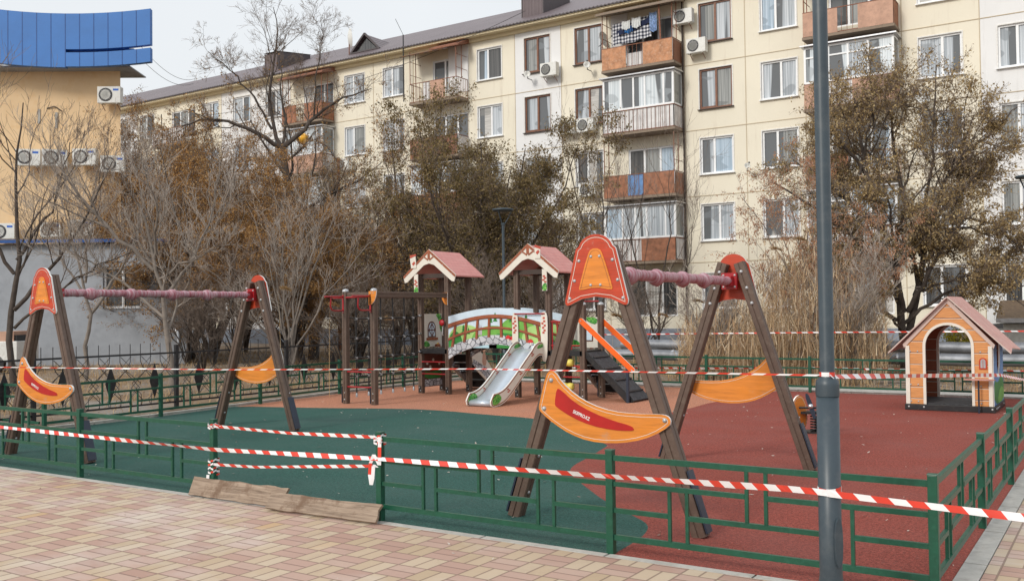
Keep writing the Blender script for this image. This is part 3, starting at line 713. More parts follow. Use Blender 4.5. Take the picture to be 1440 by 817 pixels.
# ------------------------------------------------------------------ climbing frame with two roofed towers
cf = thing('climbing_frame', 'roofed play towers joined by painted bridge, with slide, ramp and net', 'climbing frame', (-9.4, 9.4, 0))
O = Vector((9.4, -9.4, 0))
def W(x, y, z=0): return (x+O.x, y+O.y, z)
def post(x, y, h, capd=True, plates=True):
    b = MB(); b.groove_beam(W(x, y, 0), W(x, y, h), .1, .1, 'brown_profile'); o = b.build('post', cf)
    if capd: MB().lathe([(.06, 0), (.062, .02), (.045, .045), (.0001, .055)], W(x, y, h), 'bolt_cap', 12).build('post_cap', o)
    if plates:
        MB().box(W(x-.057, y-.02, .17), (.012, .08, .30), 'navy_plate').build('ground_plate', o); cap(o, W(x, y-.05, .08), .016, (0,-1,0)); cap(o, W(x-.0, y-.05, .2), .012, (0,-1,0))
    return o
T1 = [(-11.1, 9.42), (-10.42, 9.42), (-11.1, 10.12), (-10.42, 10.12)]
T2 = [(-8.78, 9.42), (-8.08, 9.42), (-8.78, 10.12), (-8.08, 10.12)]
for x, y in T1+T2: post(x, y, 2.40, False, False)
for x, y in ((-7.37, 9.42), (-7.37, 10.12)): post(x, y, 1.73)
for x, y in ((-10.98, 7.09), (-10.33, 7.12)): post(x, y, 2.02)
for x, y in T1+T2:
    o = MB().box(W(x, y-.052, .09), (.07, .006, .12), 'black_plate').build('ground_plate', cf); cap(o, W(x-.015, y-.056, .12), .012, (0,-1,0)); cap(o, W(x+.015, y-.056, .06), .012, (0,-1,0))
# roofs
def tower_roof(xa, xb, left_extra):
    xc = (xa+xb)/2; zr, ze = 2.86, 2.36; hw = .60; y0, y1 = 9.28, 10.30
    sl = math.atan2(zr-ze, hw); nx_, nz_ = math.sin(sl), math.cos(sl)
    for s_ in (-1, 1):
        b = MB(); out = [(0, zr), (s_*(hw+.02), ze-.01), (s_*(hw+.02), ze-.035), (0, zr-.03)]
        b.prism([(x, z) for x, z in out], W(xc, y1, 0), (1,0,0), (0,0,1), (y1-y0), 'shingles', 'shingles'); b.build('roof_slab', cf)
    # painted gable board with a post-shaped drop and chimney
    d = .13
    g = [(0, zr+.03), (hw+.06, ze-.0), (hw+.02, ze-.13), (hw-.04, ze-.12), (.30, zr-.42), (.13, zr-.29), (0, zr-.255), (-.13, zr-.29), (-.30, zr-.42), (-hw+.04, ze-.12), (-hw-.02, ze-.13), (-hw-.06, ze)]
    b = MB(); b.prism(g, W(xc, y0, 0), (1,0,0), (0,0,1), .018, 'panel_cream'); gb = b.build('gable_board', cf)
    b = MB()
    for s_ in (-1, 1):
        b.prism([(0, zr+.025), (s_*(hw+.055), ze), (s_*(hw+.04), ze-.045), (0, zr-.035)], W(xc, y0-.018, 0), (1,0,0), (0,0,1), .005, 'panel_brown')
        b.prism([(0, zr-.035), (s_*(.03), zr-.06), (s_*.03, zr-.16), (0, zr-.175)], W(xc, y0-.018, 0), (1,0,0), (0,0,1), .005, 'panel_brown')
        b.beam(W(xc+s_*.015, y0-.021, zr-.19), W(xc+s_*.155, y0-.021, zr-.10), .03, .006, 'panel_brown', (0,1,0))
    b.build('painted_beams', gb)
    for s_ in (-1, 1):
        for f in (.2, .55, .9): cap(gb, W(xc+s_*(hw+.03)*f, y0-.024, zr-.02-(zr-ze)*f), .008, (0,-1,0))
    cx_ = xc+(-.38 if left_extra else .22)
    b = MB(); zc = 2.52 if left_extra else 2.62
    b.prism([(-.06, 0), (.07, 0), (.05, .24), (-.09, .20)] if left_extra else [(-.06,-.02), (.06, -.02), (.06, .17), (-.06, .20)], W(cx_, y0-.022, zc), (1,0,0), (0,0,1), .012, 'panel_cream'); b.prism([(-.09, .20), (.06, .245), (.075, .28), (-.08, .265)] if left_extra else [(-.06, .19), (.06, .15), (.075, .19), (-.05, .235)], W(cx_, y0-.026, zc), (1,0,0), (0,0,1), .012, 'brick_red')
    b.prism([(-.035, .09), (.02, .14), (.05, .1), (.0, .05)], W(cx_, y0-.035, zc), (1,0,0), (0,0,1), .004, 'brick_red'); b.build('painted_chimney', gb)
    # drop in front of a post with bricks and bush
    dx = xa if left_extra else xb
    b = MB(); b.prism([(-.05, 2.00), (.05, 2.00), (.05, 2.40), (-.05, 2.40)], W(dx, y0-.002 if False else y0+.01, 0), (1,0,0), (0,0,1), .02, 'panel_cream')
    for i, (a, c) in enumerate(((-.02, 2.20), (.015, 2.235), (-.01, 2.27), (.02, 2.165))): b.box(W(dx+a, y0-.012, c), (.05, .006, .03), 'brick_red')
    b.prism(smooth_poly([(-.05, 2.01), (.05, 2.0), (.055, 2.12), (.01, 2.15), (-.045, 2.1)], 1), W(dx, y0-.010, 0), (1,0,0), (0,0,1), .006, 'leafy_paint'); b.build('painted_drop', gb)
    b = MB(); b.prism([(0, zr-.05), (hw, ze-.03), (hw-.1, ze-.03), (.16, zr-.28), (-.16, zr-.28), (-hw+.1, ze-.03), (-hw, ze-.03)], W(xc, y1+.0, 0), (1,0,0), (0,0,1), .016, 'panel_brown'); b.build('rear_gable_board', cf)
    MB().beam(W(xa, y0+.14, 2.36), W(xb, y0+.14, 2.36), .04, .09, 'brown_dark').build('roof_beam', cf); MB().beam(W(xa, 10.12, 2.36), W(xb, 10.12, 2.36), .04, .09, 'brown_dark').build('roof_beam', cf)
tower_roof(-11.1, -10.42, True); tower_roof(-8.78, -8.08, False)
# decks
for nm, xa, xb in (('left', -11.1, -10.42), ('mid', -8.78, -7.37)):
    b = MB(); b.box(W((xa+xb)/2, 9.77, .885), (xb-xa+.04, .76, .03), 'black_plate'); b.box(W((xa+xb)/2, 9.385, .85), (xb-xa-.0, .03, .09), 'black_plate'); b.box(W((xa+xb)/2, 10.15, .85), (xb-xa, .03, .09), 'black_plate'); b.build('deck', cf)
# top beams to the ladder posts, ends wearing orange quarter plates
for x, y0 in ((-10.98, 7.09), (-10.38, 7.12)):
    x1 = -11.1 if x < -10.6 else -10.42
    MB().groove_beam(W(x, y0, 1.965), W(x1, 9.42, 1.965), .09, .1, 'brown_profile').build('top_beam', cf)
MB().groove_beam(W(-10.98, 7.10, 1.955), W(-10.33, 7.12, 1.955), .08, .09, 'brown_profile').build('top_beam', cf)
for x, y in ((-10.33, 7.055), (-10.42, 9.355)):
    q = [(-.05, .04), (.13, .04)]+arc(-.05, .04, .18, 0, -90, 6, .25)[1:] if y < 8 else [(.05, .04), (-.1, .04)]+arc(.05, .04, .15, 180, 270, 6, .25)[1:]
    b = MB(); b.prism(q, W(x, y, 1.98), (1,0,0), (0,0,1), .016, 'orange_panel', 'white_edge'); o = b.build('corner_plate', cf)
    for dx in (-.0, .06) if y < 8 else (-.06, .02): cap(o, W(x+dx, y-.018, 1.985), .010, (0,-1,0))
# red dip bars and rungs
for x in (-10.98, -10.33):
    b = MB(); b.tube([W(x-.02, 7.05, 1.93), W(x-.02, 6.58, 1.93)], .016, 'red_tube'); b.tube([W(x-.02, 6.74, 1.93), W(x-.02, 6.72, 1.76), W(x-.02, 6.75, 1.70), W(x-.02, 6.82, 1.68), W(x-.02, 7.05, 1.68)], .014, 'red_tube'); b.box(W(x-.02, 7.045, 1.80), (.035, .012, .32), 'red_tube'); o = b.build('dip_bar', cf)
    for z in (1.93, 1.66): cap(o, W(x-.02, 7.038, z), .012, (0,-1,0))
MB().tube([W(-11.25, 7.055, 1.91), W(-10.33, 7.055, 1.925)], .015, 'red_tube').build('hand_bar', cf)
for z in (.31, .58):
    MB().tube([W(-10.93, 7.07, z), W(-10.36, 7.08, z)], .014, 'red_tube').build('rung', cf)
for z in (.40, .64): MB().tube([W(-11.05, 9.38, z), W(-10.46, 9.38, z)], .014, 'red_tube').build('rung', cf)
# climbing net in the plane between left ladder post and tower
b = MB(); kn = []
ys = [7.42, 7.75, 8.1, 8.45, 8.8, 9.08]; zs = [1.54, 1.18, .82, .48]
for y in ys: b.tube([W(-11.03, y, 1.95), W(-11.03+.02*math.sin(y*9), y+.015, 1.2), W(-11.03, y, .16)], .015, 'black_plate', 5)
for z in zs: b.tube([W(-11.0, 7.15, z+.02)]+[W(-11.03, y, z-.012) for y in ys]+[W(-11.08, 9.38, z+.03)], .015, 'black_plate', 5)
for y in (7.55, 8.6): b.tube([W(-11.0, y, 1.5), W(-10.95, y+.15, .9), W(-11.02, y+.3, .5)], .007, 'black_plate', 5)
net = b.build('climbing_net', cf)
for y in ys:
    for z in zs: MB().box(W(-11.03, y, z-.012), (.035, .045, .04), 'bolt_cap').build('net_clamp', net)
    MB().lathe([(.022, 0), (.02, .05), (.01, .09)], W(-11.03, y, .09), 'steel', 8).build('net_anchor', net)
for z in zs: MB().box(W(-11.05, 9.33, z+.03), (.03, .06, .035), 'steel').build('net_clamp', net)
# painted infill with arched window, left side of the left tower (plane x = -11.07, painted side inwards)
PU, PV = (0,1,0), (0,0,1)
def L_(y, z, k=0.): return W(-11.075+.016+k, y, z)
b = MB(); b.prism([(-.30, .93), (.30, .93), (.30, 1.60), (-.30, 1.60)], W(-11.085, 9.77, 0), PU, PV, .016, 'panel_cream', 'white_edge'); pn = b.build('painted_infill', cf)
wi = MB(); yw = 9.73
wi.prism([(-.135, 1.12), (.135, 1.12), (.135, 1.30)]+arc(0, 1.30, .135, 0, 180, 8, .15)[1:-1]+[(-.135, 1.30)], W(-11.069, yw, 0), PU, PV, .003, 'panel_brown_dark')
wi.prism([(-.105, 1.145), (.105, 1.145), (.105, 1.30)]+arc(0, 1.30, .105, 0, 180, 8, .12)[1:-1]+[(-.105, 1.30)], W(-11.066, yw, 0), PU, PV, .003, 'panel_sky')
for p, q in (((0, 1.13), (0, 1.43)), ((-.11, 1.27), (.11, 1.27)), ((-.1, 1.27), (0, 1.40)), ((.1, 1.27), (0, 1.40)), ((-.1, 1.27), (0, 1.14)), ((.1, 1.27), (0, 1.14))): wi.beam(W(-11.061, yw+p[0], p[1]), W(-11.061, yw+q[0], q[1]), .018, .004, 'panel_brown_dark', (1,0,0))
wi.box(W(-11.055, yw, 1.09), (.02, .36, .05), 'panel_brown'); wi.build('painted_window', pn)
b = MB(); b.prism(smooth_poly([(.08, 1.6), (.30, 1.6), (.30, 1.2), (.24, 1.28), (.2, 1.47)], 1), W(-11.069, 9.77, 0), PU, PV, .004, 'leafy_paint'); b.prism(smooth_poly([(-.30, .93), (-.1, .93), (-.12, 1.0), (-.22, 1.06), (-.30, 1.02)], 1), W(-11.069, 9.77, 0), PU, PV, .004, 'leafy_paint'); b.build('painted_bush', pn)
b = MB(); b.box(W(-11.03, 9.88, .95), (.06, .10, .05), 'panel_brown'); b.ball(W(-11.03, 9.87, .985), .02, 'flower_yellow', 8); b.ball(W(-11.03, 9.90, .985), .02, 'mushroom_red', 8); b.build('flower_box', pn)
b = MB(); b.prism([(-.30, .12), (.30, .12), (.30, .82), (-.30, .82)], W(-11.085, 9.77, 0), PU, PV, .016, 'panel_brown_dark'); pl = b.build('painted_low_panel', cf)
b = MB(); b.prism([(-.29, .13), (.29, .13), (.29, .27), (-.29, .27)], W(-11.069, 9.77, 0), PU, PV, .003, 'stone_paint'); b.prism(smooth_poly([(-.29, .28), (.29, .28), (.29, .40), (.1, .44), (-.1, .40), (-.29, .45)], 1), W(-11.069, 9.77, 0), PU, PV, .003, 'hill_green_dark')
for yy, zz in ((-.2, .6), (.0, .66), (.2, .58), (-.1, .52)): b.prism(arc(yy, zz, .035, 0, 360, 8)[:-1], W(-11.069, 9.77, 0), PU, PV, .003, 'panel_cream')
b.build('painted_flowers', pl)
# horn-like red talk tube
o = MB().lathe([(.02, 0), (.06, .02), (.065, .03), (.02, .04)], W(-10.50, 9.35, 1.42), 'red_tube', 14, True, (0,-1,0)).tube([W(-10.50, 9.36, 1.36), W(-10.50, 9.34, 1.2), W(-10.50, 9.36, 1.17)], .012, 'bolt_cap').build('talk_tube', cf)
# bridge
def bridge_panel(y, face):
    x0, x1 = -10.37, -8.13+.0; xc = (x0+x1)/2; Wd = x1-x0
    top = [(x0+Wd*i/16, 1.545+.155*math.sin(PI*i/16)) for i in range(17)]
    bot = [(x0+Wd*i/16, .70+.30*math.sin(PI*i/16)**.8) for i in range(17)]
    def band(f0, f1, i0=0, i1=16):   # fractions of the height
        up = [(bot[i][0], bot[i][1]+(top[i][1]-bot[i][1])*f1) for i in range(i0, i1+1)]; dn = [(bot[i][0], bot[i][1]+(top[i][1]-bot[i][1])*f0) for i in range(i0, i1+1)]
        return dn+up[::-1]
    b = MB(); oo = W(0, y, 0)
    b.prism(band(0, 1), oo, (1,0,0), (0,0,1), .016, 'panel_sky', 'white_edge'); pn = b.build('bridge_panel', cf)
    L = MB(); st = [0]
    def lay(out, m, k): L.prism(out, W(0, y-.0165-.0015*k, 0), (1,0,0), (0,0,1), .0015, m)
    for cx_, cz, rx, rz_, m, k in ((-9.95, 1.10, .42, .28, 'hill_green_pale', 0), (-9.3, 1.1, .5, .26, 'hill_green', 1), (-8.75, 1.15, .45, .38, 'hill_green', 0), (-8.35, 1.1, .30, .26, 'hill_green_pale', 1), (-9.05, 1.02, .35, .20, 'hill_green_dark', 2), (-10.2, 1.0, .17, .25, 'hill_green_dark', 2), (-9.62, 1.0, .4, .13, 'pond_blue', 2)):
        o_ = []
        for px_, pz in arc(cx_, cz, rx, 0, 180, 14, rz_):
            zz = 1.70-.155*abs((px_-xc)/(Wd/2))**2-.03; o_.append((max(x0+.005, min(x1-.005, px_)), min(pz, zz)))
        base = .93
        o_ += [(o_[-1][0], base), (o_[0][0], base)]
        lay(o_, m, k)
    for tx, tz, sc in ((-10.0, 1.23, 1.), (-9.88, 1.20, .8), (-9.35, 1.42, .9), (-9.25, 1.44, 1.1), (-8.9, 1.43, .8), (-8.55, 1.42, 1.)):
        for j in range(3): lay([(tx-.05*sc+j*.01, tz+j*.045*sc), (tx+.05*sc-j*.01, tz+j*.045*sc), (tx, tz+.07*sc+j*.045*sc)], 'hill_green_dark', 3)
    for dx in (-.05, 0, .05): lay([(-9.63+dx-.02, 1.18), (-9.63+dx+.02, 1.18), (-9.63+dx+.02, 1.30+(.05 if dx == 0 else 0)), (-9.63+dx, 1.38+(.05 if dx == 0 else 0)), (-9.63+dx-.02, 1.30+(.05 if dx == 0 else 0))], 'castle_grey', 3)
    lay(band(0, .26), 'stone_paint', 4)
    for i in range(1, 16, 2 if False else 2):
        bx = bot[i][0]; f0 = bot[i][1]+.2*(top[i][1]-bot[i][1]); f1 = bot[i][1]+.78*(top[i][1]-bot[i][1]); ln = (i-8)*.006*-1
        lay([(bx-.035-ln, f0), (bx+.035-ln, f0), (bx+.03+ln, f1), (bx-.03+ln, f1)], 'panel_brown', 5); lay([(bx+.015-ln, f0), (bx+.035-ln, f0), (bx+.03+ln, f1), (bx+.012+ln, f1)], 'panel_brown_dark', 6)
    lay(band(.72, .82), 'panel_brown', 7); lay(band(.715, .735), 'panel_brown_dark', 8); lay(band(.43, .49), 'panel_brown', 7); lay(band(.425, .438), 'panel_brown_dark', 8)
    for mx_, mz in ((-8.95, 1.11), (-8.45, 1.04), (-8.86, 1.09)):
        lay(arc(mx_, mz, .06, 0, 180, 8, .07), 'mushroom_red', 9); lay([(mx_-.018, mz-.05), (mx_+.018, mz-.05), (mx_+.014, mz), (mx_-.014, mz)], 'panel_cream', 9)
    L.build('painted_scene', pn)
    return pn
pn = bridge_panel(9.385, -1); bridge_panel(10.13, -1)
b = MB()
for i in range(14):
    a = -10.37+2.2*i/14*.74; z = .88+.16*math.sin(PI*(i+.5)/14); b.box(W(-10.33+1.5*(i+.5)/14, 9.76, z), (.10, .68, .03), 'black_plate')
b.build('bridge_deck', cf)
for y in (9.42, 10.10): MB().tube([W(-10.37+1.56*i/12, y, .84+.16*math.sin(PI*i/12)) for i in range(13)], .022, 'black_plate', 6).build('bridge_beam', cf)
# stairs behind both towers
def stair(xa, xb):
    b = MB()
    for k in range(4): b.box(W((xa+xb)/2, 10.28+.22*k, .74-.19*k), (xb-xa, .2, .03), 'black_plate'); b.box(W((xa+xb)/2, 10.37+.22*k, .66-.19*k), (xb-xa, .012, .15), 'black_plate')
    b.build('steps', cf)
    for x in (xa, xb):
        b = MB(); o_ = smooth_poly([(10.17, .98), (10.3, .95), (10.75, .62), (11.1, .2), (11.12, .02), (10.95, .02), (10.17, .55)], 1)
        b.prism([(y-9.4, z) for y, z in o_], (x+O.x+.01, 0, 0), (0,1,0), (0,0,1), .016, 'panel_cream', 'white_edge')
        pn = b.build('stair_panel', cf)
        b = MB(); b.prism([(y-9.4, z) for y, z in [(10.2, .56), (10.55, .36), (10.94, .06), (11.08, .05), (10.8, .42), (10.25, .66)]], (x+O.x+.0275, 0, 0), (0,1,0), (0,0,1), .002, 'stone_paint')
        b.prism([(y-9.4, z) for y, z in smooth_poly([(10.55, .52), (10.72, .5), (10.68, .78), (10.58, .8)], 1)], (x+O.x+.0285, 0, 0), (0,1,0), (0,0,1), .002, 'ply_pink'); b.prism([(y-9.4, z) for y, z in arc(10.62, .84, .055, 0, 360, 10)[:-1]], (x+O.x+.0285, 0, 0), (0,1,0), (0,0,1), .002, 'skin_tone'); b.prism([(y-9.4, z) for y, z in arc(10.615, .87, .065, 0, 180, 8)], (x+O.x+.031, 0, 0), (0,1,0), (0,0,1), .002, 'panel_brown')
        b.build('painted_figure', pn)
stair(-11.02, -10.48+.06); stair(-7.98+.1, -7.45)
# slide
b = MB(); sx0, sx1 = -8.68, -8.18
prof = smooth_open([(9.36, .93), (9.16, .92), (8.95, .80), (8.35, .36), (8.05, .17), (7.85, .115), (7.70, .105)], 2)
vs_ = []
for y, z in prof: vs_ += [W(sx0+.02, y, z), W(sx1-.02, y, z)]
k = len(prof); b.add(vs_, [(2*i, 2*i+1, 2*i+3, 2*i+2) for i in range(k-1)], 'slide_steel', True)
b.lathe([(.05, 0), (.05, sx1-sx0-.04)], W(sx0+.02, 7.70, .055), 'slide_steel', 16, True, (1,0,0)); sl_ = b.build('slide_chute', cf)
o = sl_.modifiers.new('thickness', 'SOLIDIFY'); o.thickness = .004
for x in (sx0-.002, sx1+.002):
    up = [(y, z+.10) for y, z in prof]; dn = [(y, z-.055) for y, z in prof]
    up = [(9.40, .99)]+[(9.30, 1.06)]+[(y, z+.125+(.02 if y > 9 else 0)) for y, z in prof if y < 9.25]+[(7.64, .16), (7.60, .10), (7.62, .03)]
    dn = [(7.68, .0), (7.9, .02)]+[(y+.03, z-.10) for y, z in prof[::-1] if 7.95 < y < 9.2]+[(9.40, .80)]
    o_ = [(y-9.4, z) for y, z in up+dn]
    b = MB(); b.prism(o_, (x+O.x-.009, 0, 0), (0,1,0), (0,0,1), .018, 'panel_cream', 'white_edge'); pn = b.build('slide_side', cf)
    l1 = inset(o_, .016); l2 = inset(o_, .034); b = MB(); kk = len(o_)
    for xx in (x+O.x+.0102, x+O.x-.0102):
        for i in range(kk):
            j = (i+1) % kk; b.add([(xx, *p) for p in (l1[i], l1[j], l2[j], l2[i])], [(0,1,2,3)], 'panel_brown')
    for yy, zz in ((8.95, .84), (8.55, .53), (8.15, .25)):
        for dy, dz in ((0,0), (.04,.022), (-.01,.045)):
            for xx in (x+O.x+.0105, x+O.x-.0105): b.box((xx, yy-9.4+dy, zz+dz-.02), (.003, .05, .022), 'brick_red')
    b.build('painted_border', pn)
    b = MB()
    for xx in (x+O.x+.009, x+O.x-.0125):
        for oo in ([(-1.74, .03), (-1.55, .05), (-1.45, .14), (-1.55, .22), (-1.68, .2), (-1.75, .12)], [(-.28, .93), (-.06, .96), (-.04, 1.0), (-.12, 1.03), (-.25, 1.0)]): b.prism(smooth_poly(oo, 1), (xx, 0, 0), (0,1,0), (0,0,1), .0035, 'leafy_paint')
    b.build('painted_bush', pn)
for x in (-8.78, -8.14):
    b = MB(); o_ = smooth_poly([(-.05, .93), (.05, .93), (.07, 1.0), (.07, 1.5), (.04, 1.60), (-.06, 1.60), (-.06, 1.1)], 1) if x < -8.5 else smooth_poly([(-.05, .72), (.04, .68), (.07, .95), (.08, 1.5), (.04, 1.62), (-.07, 1.60), (-.07, 1.1)], 1)
    b.prism(o_, W(x, 9.345, 0), (1,0,0), (0,0,1), .016, 'panel_cream', 'white_edge'); pn = b.build('slide_gate_board', cf)
    b = MB()
    for a, c in ((-.03, 1.40), (.01, 1.44), (.02, 1.36), (-.015, 1.32), (.015, 1.27), (-.01, 1.23), (.0, 1.5)): b.box(W(x+a, 9.327, c), (.045, .003, .035), 'brick_red')
    b.build('painted_bricks', pn)
MB().tube([W(-8.78, 9.32, 1.58), W(-8.12, 9.32, 1.58)], .013, 'red_tube').build('slide_bar', cf)
# red rails of the wide deck, infill, abacus, hanging rope
for z in (1.80, 1.42): MB().tube([W(-8.08, 10.10, z), W(-7.40, 10.10, z)], .014, 'red_tube').build('rail', cf)
for x in (-8.0, -7.9, -7.6): MB().tube([W(x, 9.40, .92), W(x, 9.40, 1.42)], .012, 'red_tube').build('rail_upright', cf)
MB().tube([W(-8.05, 9.40, 1.43), W(-7.40, 9.40, 1.43)], .014, 'red_tube').build('rail', cf)
MB().tube([W(-8.05, 9.40, .99), W(-7.40, 9.40, .99)], .014, 'red_tube').build('rail', cf)
b = MB(); b.prism([(-.30, .93), (.30, .93), (.30, 1.50), (-.30, 1.5)], W(-7.72, 10.10, 0), (1,0,0), (0,0,1), .015, 'panel_cream'); pn = b.build('painted_infill', cf)
b = MB(); b.prism([(-.02, 1.05), (.2, 1.05), (.2, 1.2), (.09, 1.3), (-.02, 1.2)], W(-7.72, 10.078, 0), (1,0,0), (0,0,1), .003, 'panel_brown_dark'); b.prism([(.0, 1.07), (.18, 1.07), (.18, 1.19), (.09, 1.27), (.0, 1.19)], W(-7.72, 10.074, 0), (1,0,0), (0,0,1), .003, 'panel_sky'); b.build('painted_window', pn)
b = MB(); b.prism(smooth_poly([(.02, 1.5), (.30, 1.5), (.28, 1.36), (.12, 1.4)], 1), W(-7.72, 10.078, 0), (1,0,0), (0,0,1), .004, 'leafy_paint'); b.prism(smooth_poly([(-.3, .94), (-.05, .94), (-.1, 1.05), (-.3, 1.1)], 1), W(-7.72, 10.078, 0), (1,0,0), (0,0,1), .004, 'leafy_paint'); b.build('painted_bush', pn)
MB().tube([W(-7.95, 10.05, 1.8), W(-7.9, 9.9, 1.4), W(-7.92, 9.85, 1.1)], .016, 'black_plate', 6).build('hanging_rope', cf)
for z in (.62, .42): MB().tube([W(-8.05, 9.40, z), W(-7.42, 9.40, z)], .014, 'red_tube').build('rung', cf)
for x, z in ((-7.75, .68), (-7.62, .68), (-7.95, .53), (-7.95, .36), (-7.62, .25), (-7.75, .25)):
    b = MB(); b.lathe([(.03, -.06), (.062, -.055), (.07, 0), (.062, .055), (.03, .06)], W(x, 9.37, z), 'flower_yellow', 12, True, (1,0,0)); b.build('counting_bead', cf)
# ramp with handrails
b = MB(); R0 = (-7.30, .86); R1 = (-6.38, .03)
b.beam(W(R0[0], 9.76, R0[1]), W(R1[0], 9.76, R1[1]), .66, .03, 'chip_texture', (0,0,1)); b.build('ramp_board', cf)
for y in (9.42, 10.10):
    MB().prism([(R0[0]-.05, .80), (R0[0]-.05, .93), (R1[0]-.02, .045), (R1[0]-.02, 0), (R1[0]-.14, 0)], W(0, y+.01, 0), (1,0,0), (0,0,1), .02, 'black_plate').build('ramp_side', cf)
d_ = Vector((R1[0]-R0[0], 0, R1[1]-R0[1]))
for k in (.12, .36, .6, .84):
    p = Vector(W(R0[0], 9.76, R0[1]))+d_*k; MB().box(p+Vector((.012, 0, .02)), (.03, .62, .025), 'black_plate', Matrix.Rotation(math.atan2(-d_.z, d_.x), 3, 'Y')).build('ramp_batten', cf)
for y in (9.35, 10.16):
    b = MB(); p = Vector(W(-7.36, y, 1.44)); q = Vector(W(-6.36, y, .58)); dd = (q-p).normalized(); nn = Vector((-dd.z, 0, dd.x)); o_ = []
    for i in range(9): a = PI/2+PI*i/8; o_.append((math.cos(a)*.05, math.sin(a)*.05))
    for i in range(9): a = -PI/2+PI*i/8; o_.append(((q-p).length+math.cos(a)*.05, math.sin(a)*.05))
    b.prism(o_, p, dd, nn, .02, 'rail_orange', 'white_edge'); o = b.build('ramp_rail', cf)
    cap(o, p+Vector((0,-.03,0)), .012, (0,-1,0)); cap(o, q+Vector((0,-.03,0)), .012, (0,-1,0))
    MB().box(W(-6.46, y+.01, .35), (.045, .045, .70), 'navy_plate').build('rail_post', cf)
# ------------------------------------------------------------------ playhouse
ph = thing('playhouse', 'small orange playhouse with arched doorway and pink roof on red rubber', 'playhouse', (-1.43, 10.28, 0))
hw_ = .615; D_ = 1.28
def wall_outline(top=True):
    o_ = [(-hw_, .10), (-.365, .10), (-.365, 1.0)]+[(x, z) for x, z in arc(0, 1.0, .365, 180, 0, 16, .37)][1:]+[(.365, .10), (hw_, .10), (hw_, 1.02), (0, 1.70), (-hw_, 1.02)]
    return o_
for y, nm in ((.02, 'front_wall'), (D_, 'rear_wall')):
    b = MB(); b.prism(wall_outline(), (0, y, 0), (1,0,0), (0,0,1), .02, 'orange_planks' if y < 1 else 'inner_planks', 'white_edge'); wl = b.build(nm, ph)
    b = MB(); ou = [(-.365, .10), (-.365, 1.0)]+arc(0, 1.0, .365, 180, 0, 20, .37)[1:]+[(.365, .10)]; k = len(ou); a_in = [(x*(.325/.365), 1.0+(z-1.0)*(.33/.37) if z > 1 else z) for x, z in ou]
    yy = y-.034 if y < 1 else y-.03
    for i in range(k-1):
        q = [ou[i], ou[i+1], a_in[i+1], a_in[i]]; b.add([(x, yy, z) for x, z in q]+[(x, y+.01, z) for x, z in q], [(0,1,2,3), (7,6,5,4), (0,4,5,1), (3,2,6,7)], 'panel_cream')
    b.build('arch_trim', wl)
    if y < 1:
        for s_ in (-1, 1):
            MB().box((s_*(hw_-.03), -.012, .555), (.055, .02, .91), 'panel_cream').build('corner_trim', wl)
            for z in (.14, .40, .92): cap(wl, (s_*.50-.05, -.003, z), .014, (0,-1,0)); cap(wl, (s_*.50+.06, -.003, z), .014, (0,-1,0))
            b = MB(); b.prism([(0, 1.755), (s_*.655, 1.03), (s_*.635, .975), (0, 1.665)], (0, -.002, 0), (1,0,0), (0,0,1), .018, 'house_fascia'); b.build('gable_trim', wl)
        b = MB(); fx_ = .485; b.prism([(-.055, .66), (.055, .66), (.055, .78)]+arc(0, .78, .055, 0, 180, 8)[1:-1]+[(-.055, .78)], (fx_, -.001, 0), (1,0,0), (0,0,1), .014, 'red_panel'); b.prism([(-.035, .68), (.035, .68), (.035, .78)]+arc(0, .78, .035, 0, 180, 8)[1:-1]+[(-.035, .78)], (fx_, -.016, 0), (1,0,0), (0,0,1), .002, 'bolt_cap'); b.box((fx_, -.019, .74), (.006, .004, .12), 'red_panel'); b.build('small_window', wl)
# side walls: right one painted as a meadow, with an arched opening
def side_wall(x, m1, nm):
    zt = 1.02; b = MB(); o_ = [(0.02, .10), (.42, .10), (.42, .60), (.52, .50), (.64, .46), (.76, .50), (.86, .60), (.86, .10), (D_, .10), (D_, zt), (.80, zt), (.64, 1.04), (.48, zt), (.02, zt)]
    o_ = [(0.02, .10), (D_, .10), (D_, zt), (.86, zt), (.84, .7), (.64, .48), (.44, .7), (.42, zt), (.02, zt)]
    b.prism(o_, (x-.01, 0, 0), (0,1,0), (0,0,1), .02, m1, 'white_edge'); o = b.build(nm, ph)
    return o
wl = side_wall(hw_, 'panel_sky' if False else 'blue_sheet', 'side_wall')
b = MB(); b.prism(smooth_poly([(.03, .11), (1.27, .11), (1.27, .45), (.9, .52), (.5, .42), (.03, .50)], 1), (hw_+.0102, 0, 0), (0,1,0), (0,0,1), .002, 'hill_green_dark'); b.prism(smooth_poly([(.3, .11), (1.27, .11), (1.27, .3), (.8, .36)], 1), (hw_+.0124, 0, 0), (0,1,0), (0,0,1), .002, 'hill_green'); b.build('painted_meadow', wl)
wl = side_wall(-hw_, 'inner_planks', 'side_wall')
for y in (.2, 1.1): MB().box((-hw_+.03, y, .82), (.02, .12, .16), 'hill_green_dark').build('inner_shutter', wl)
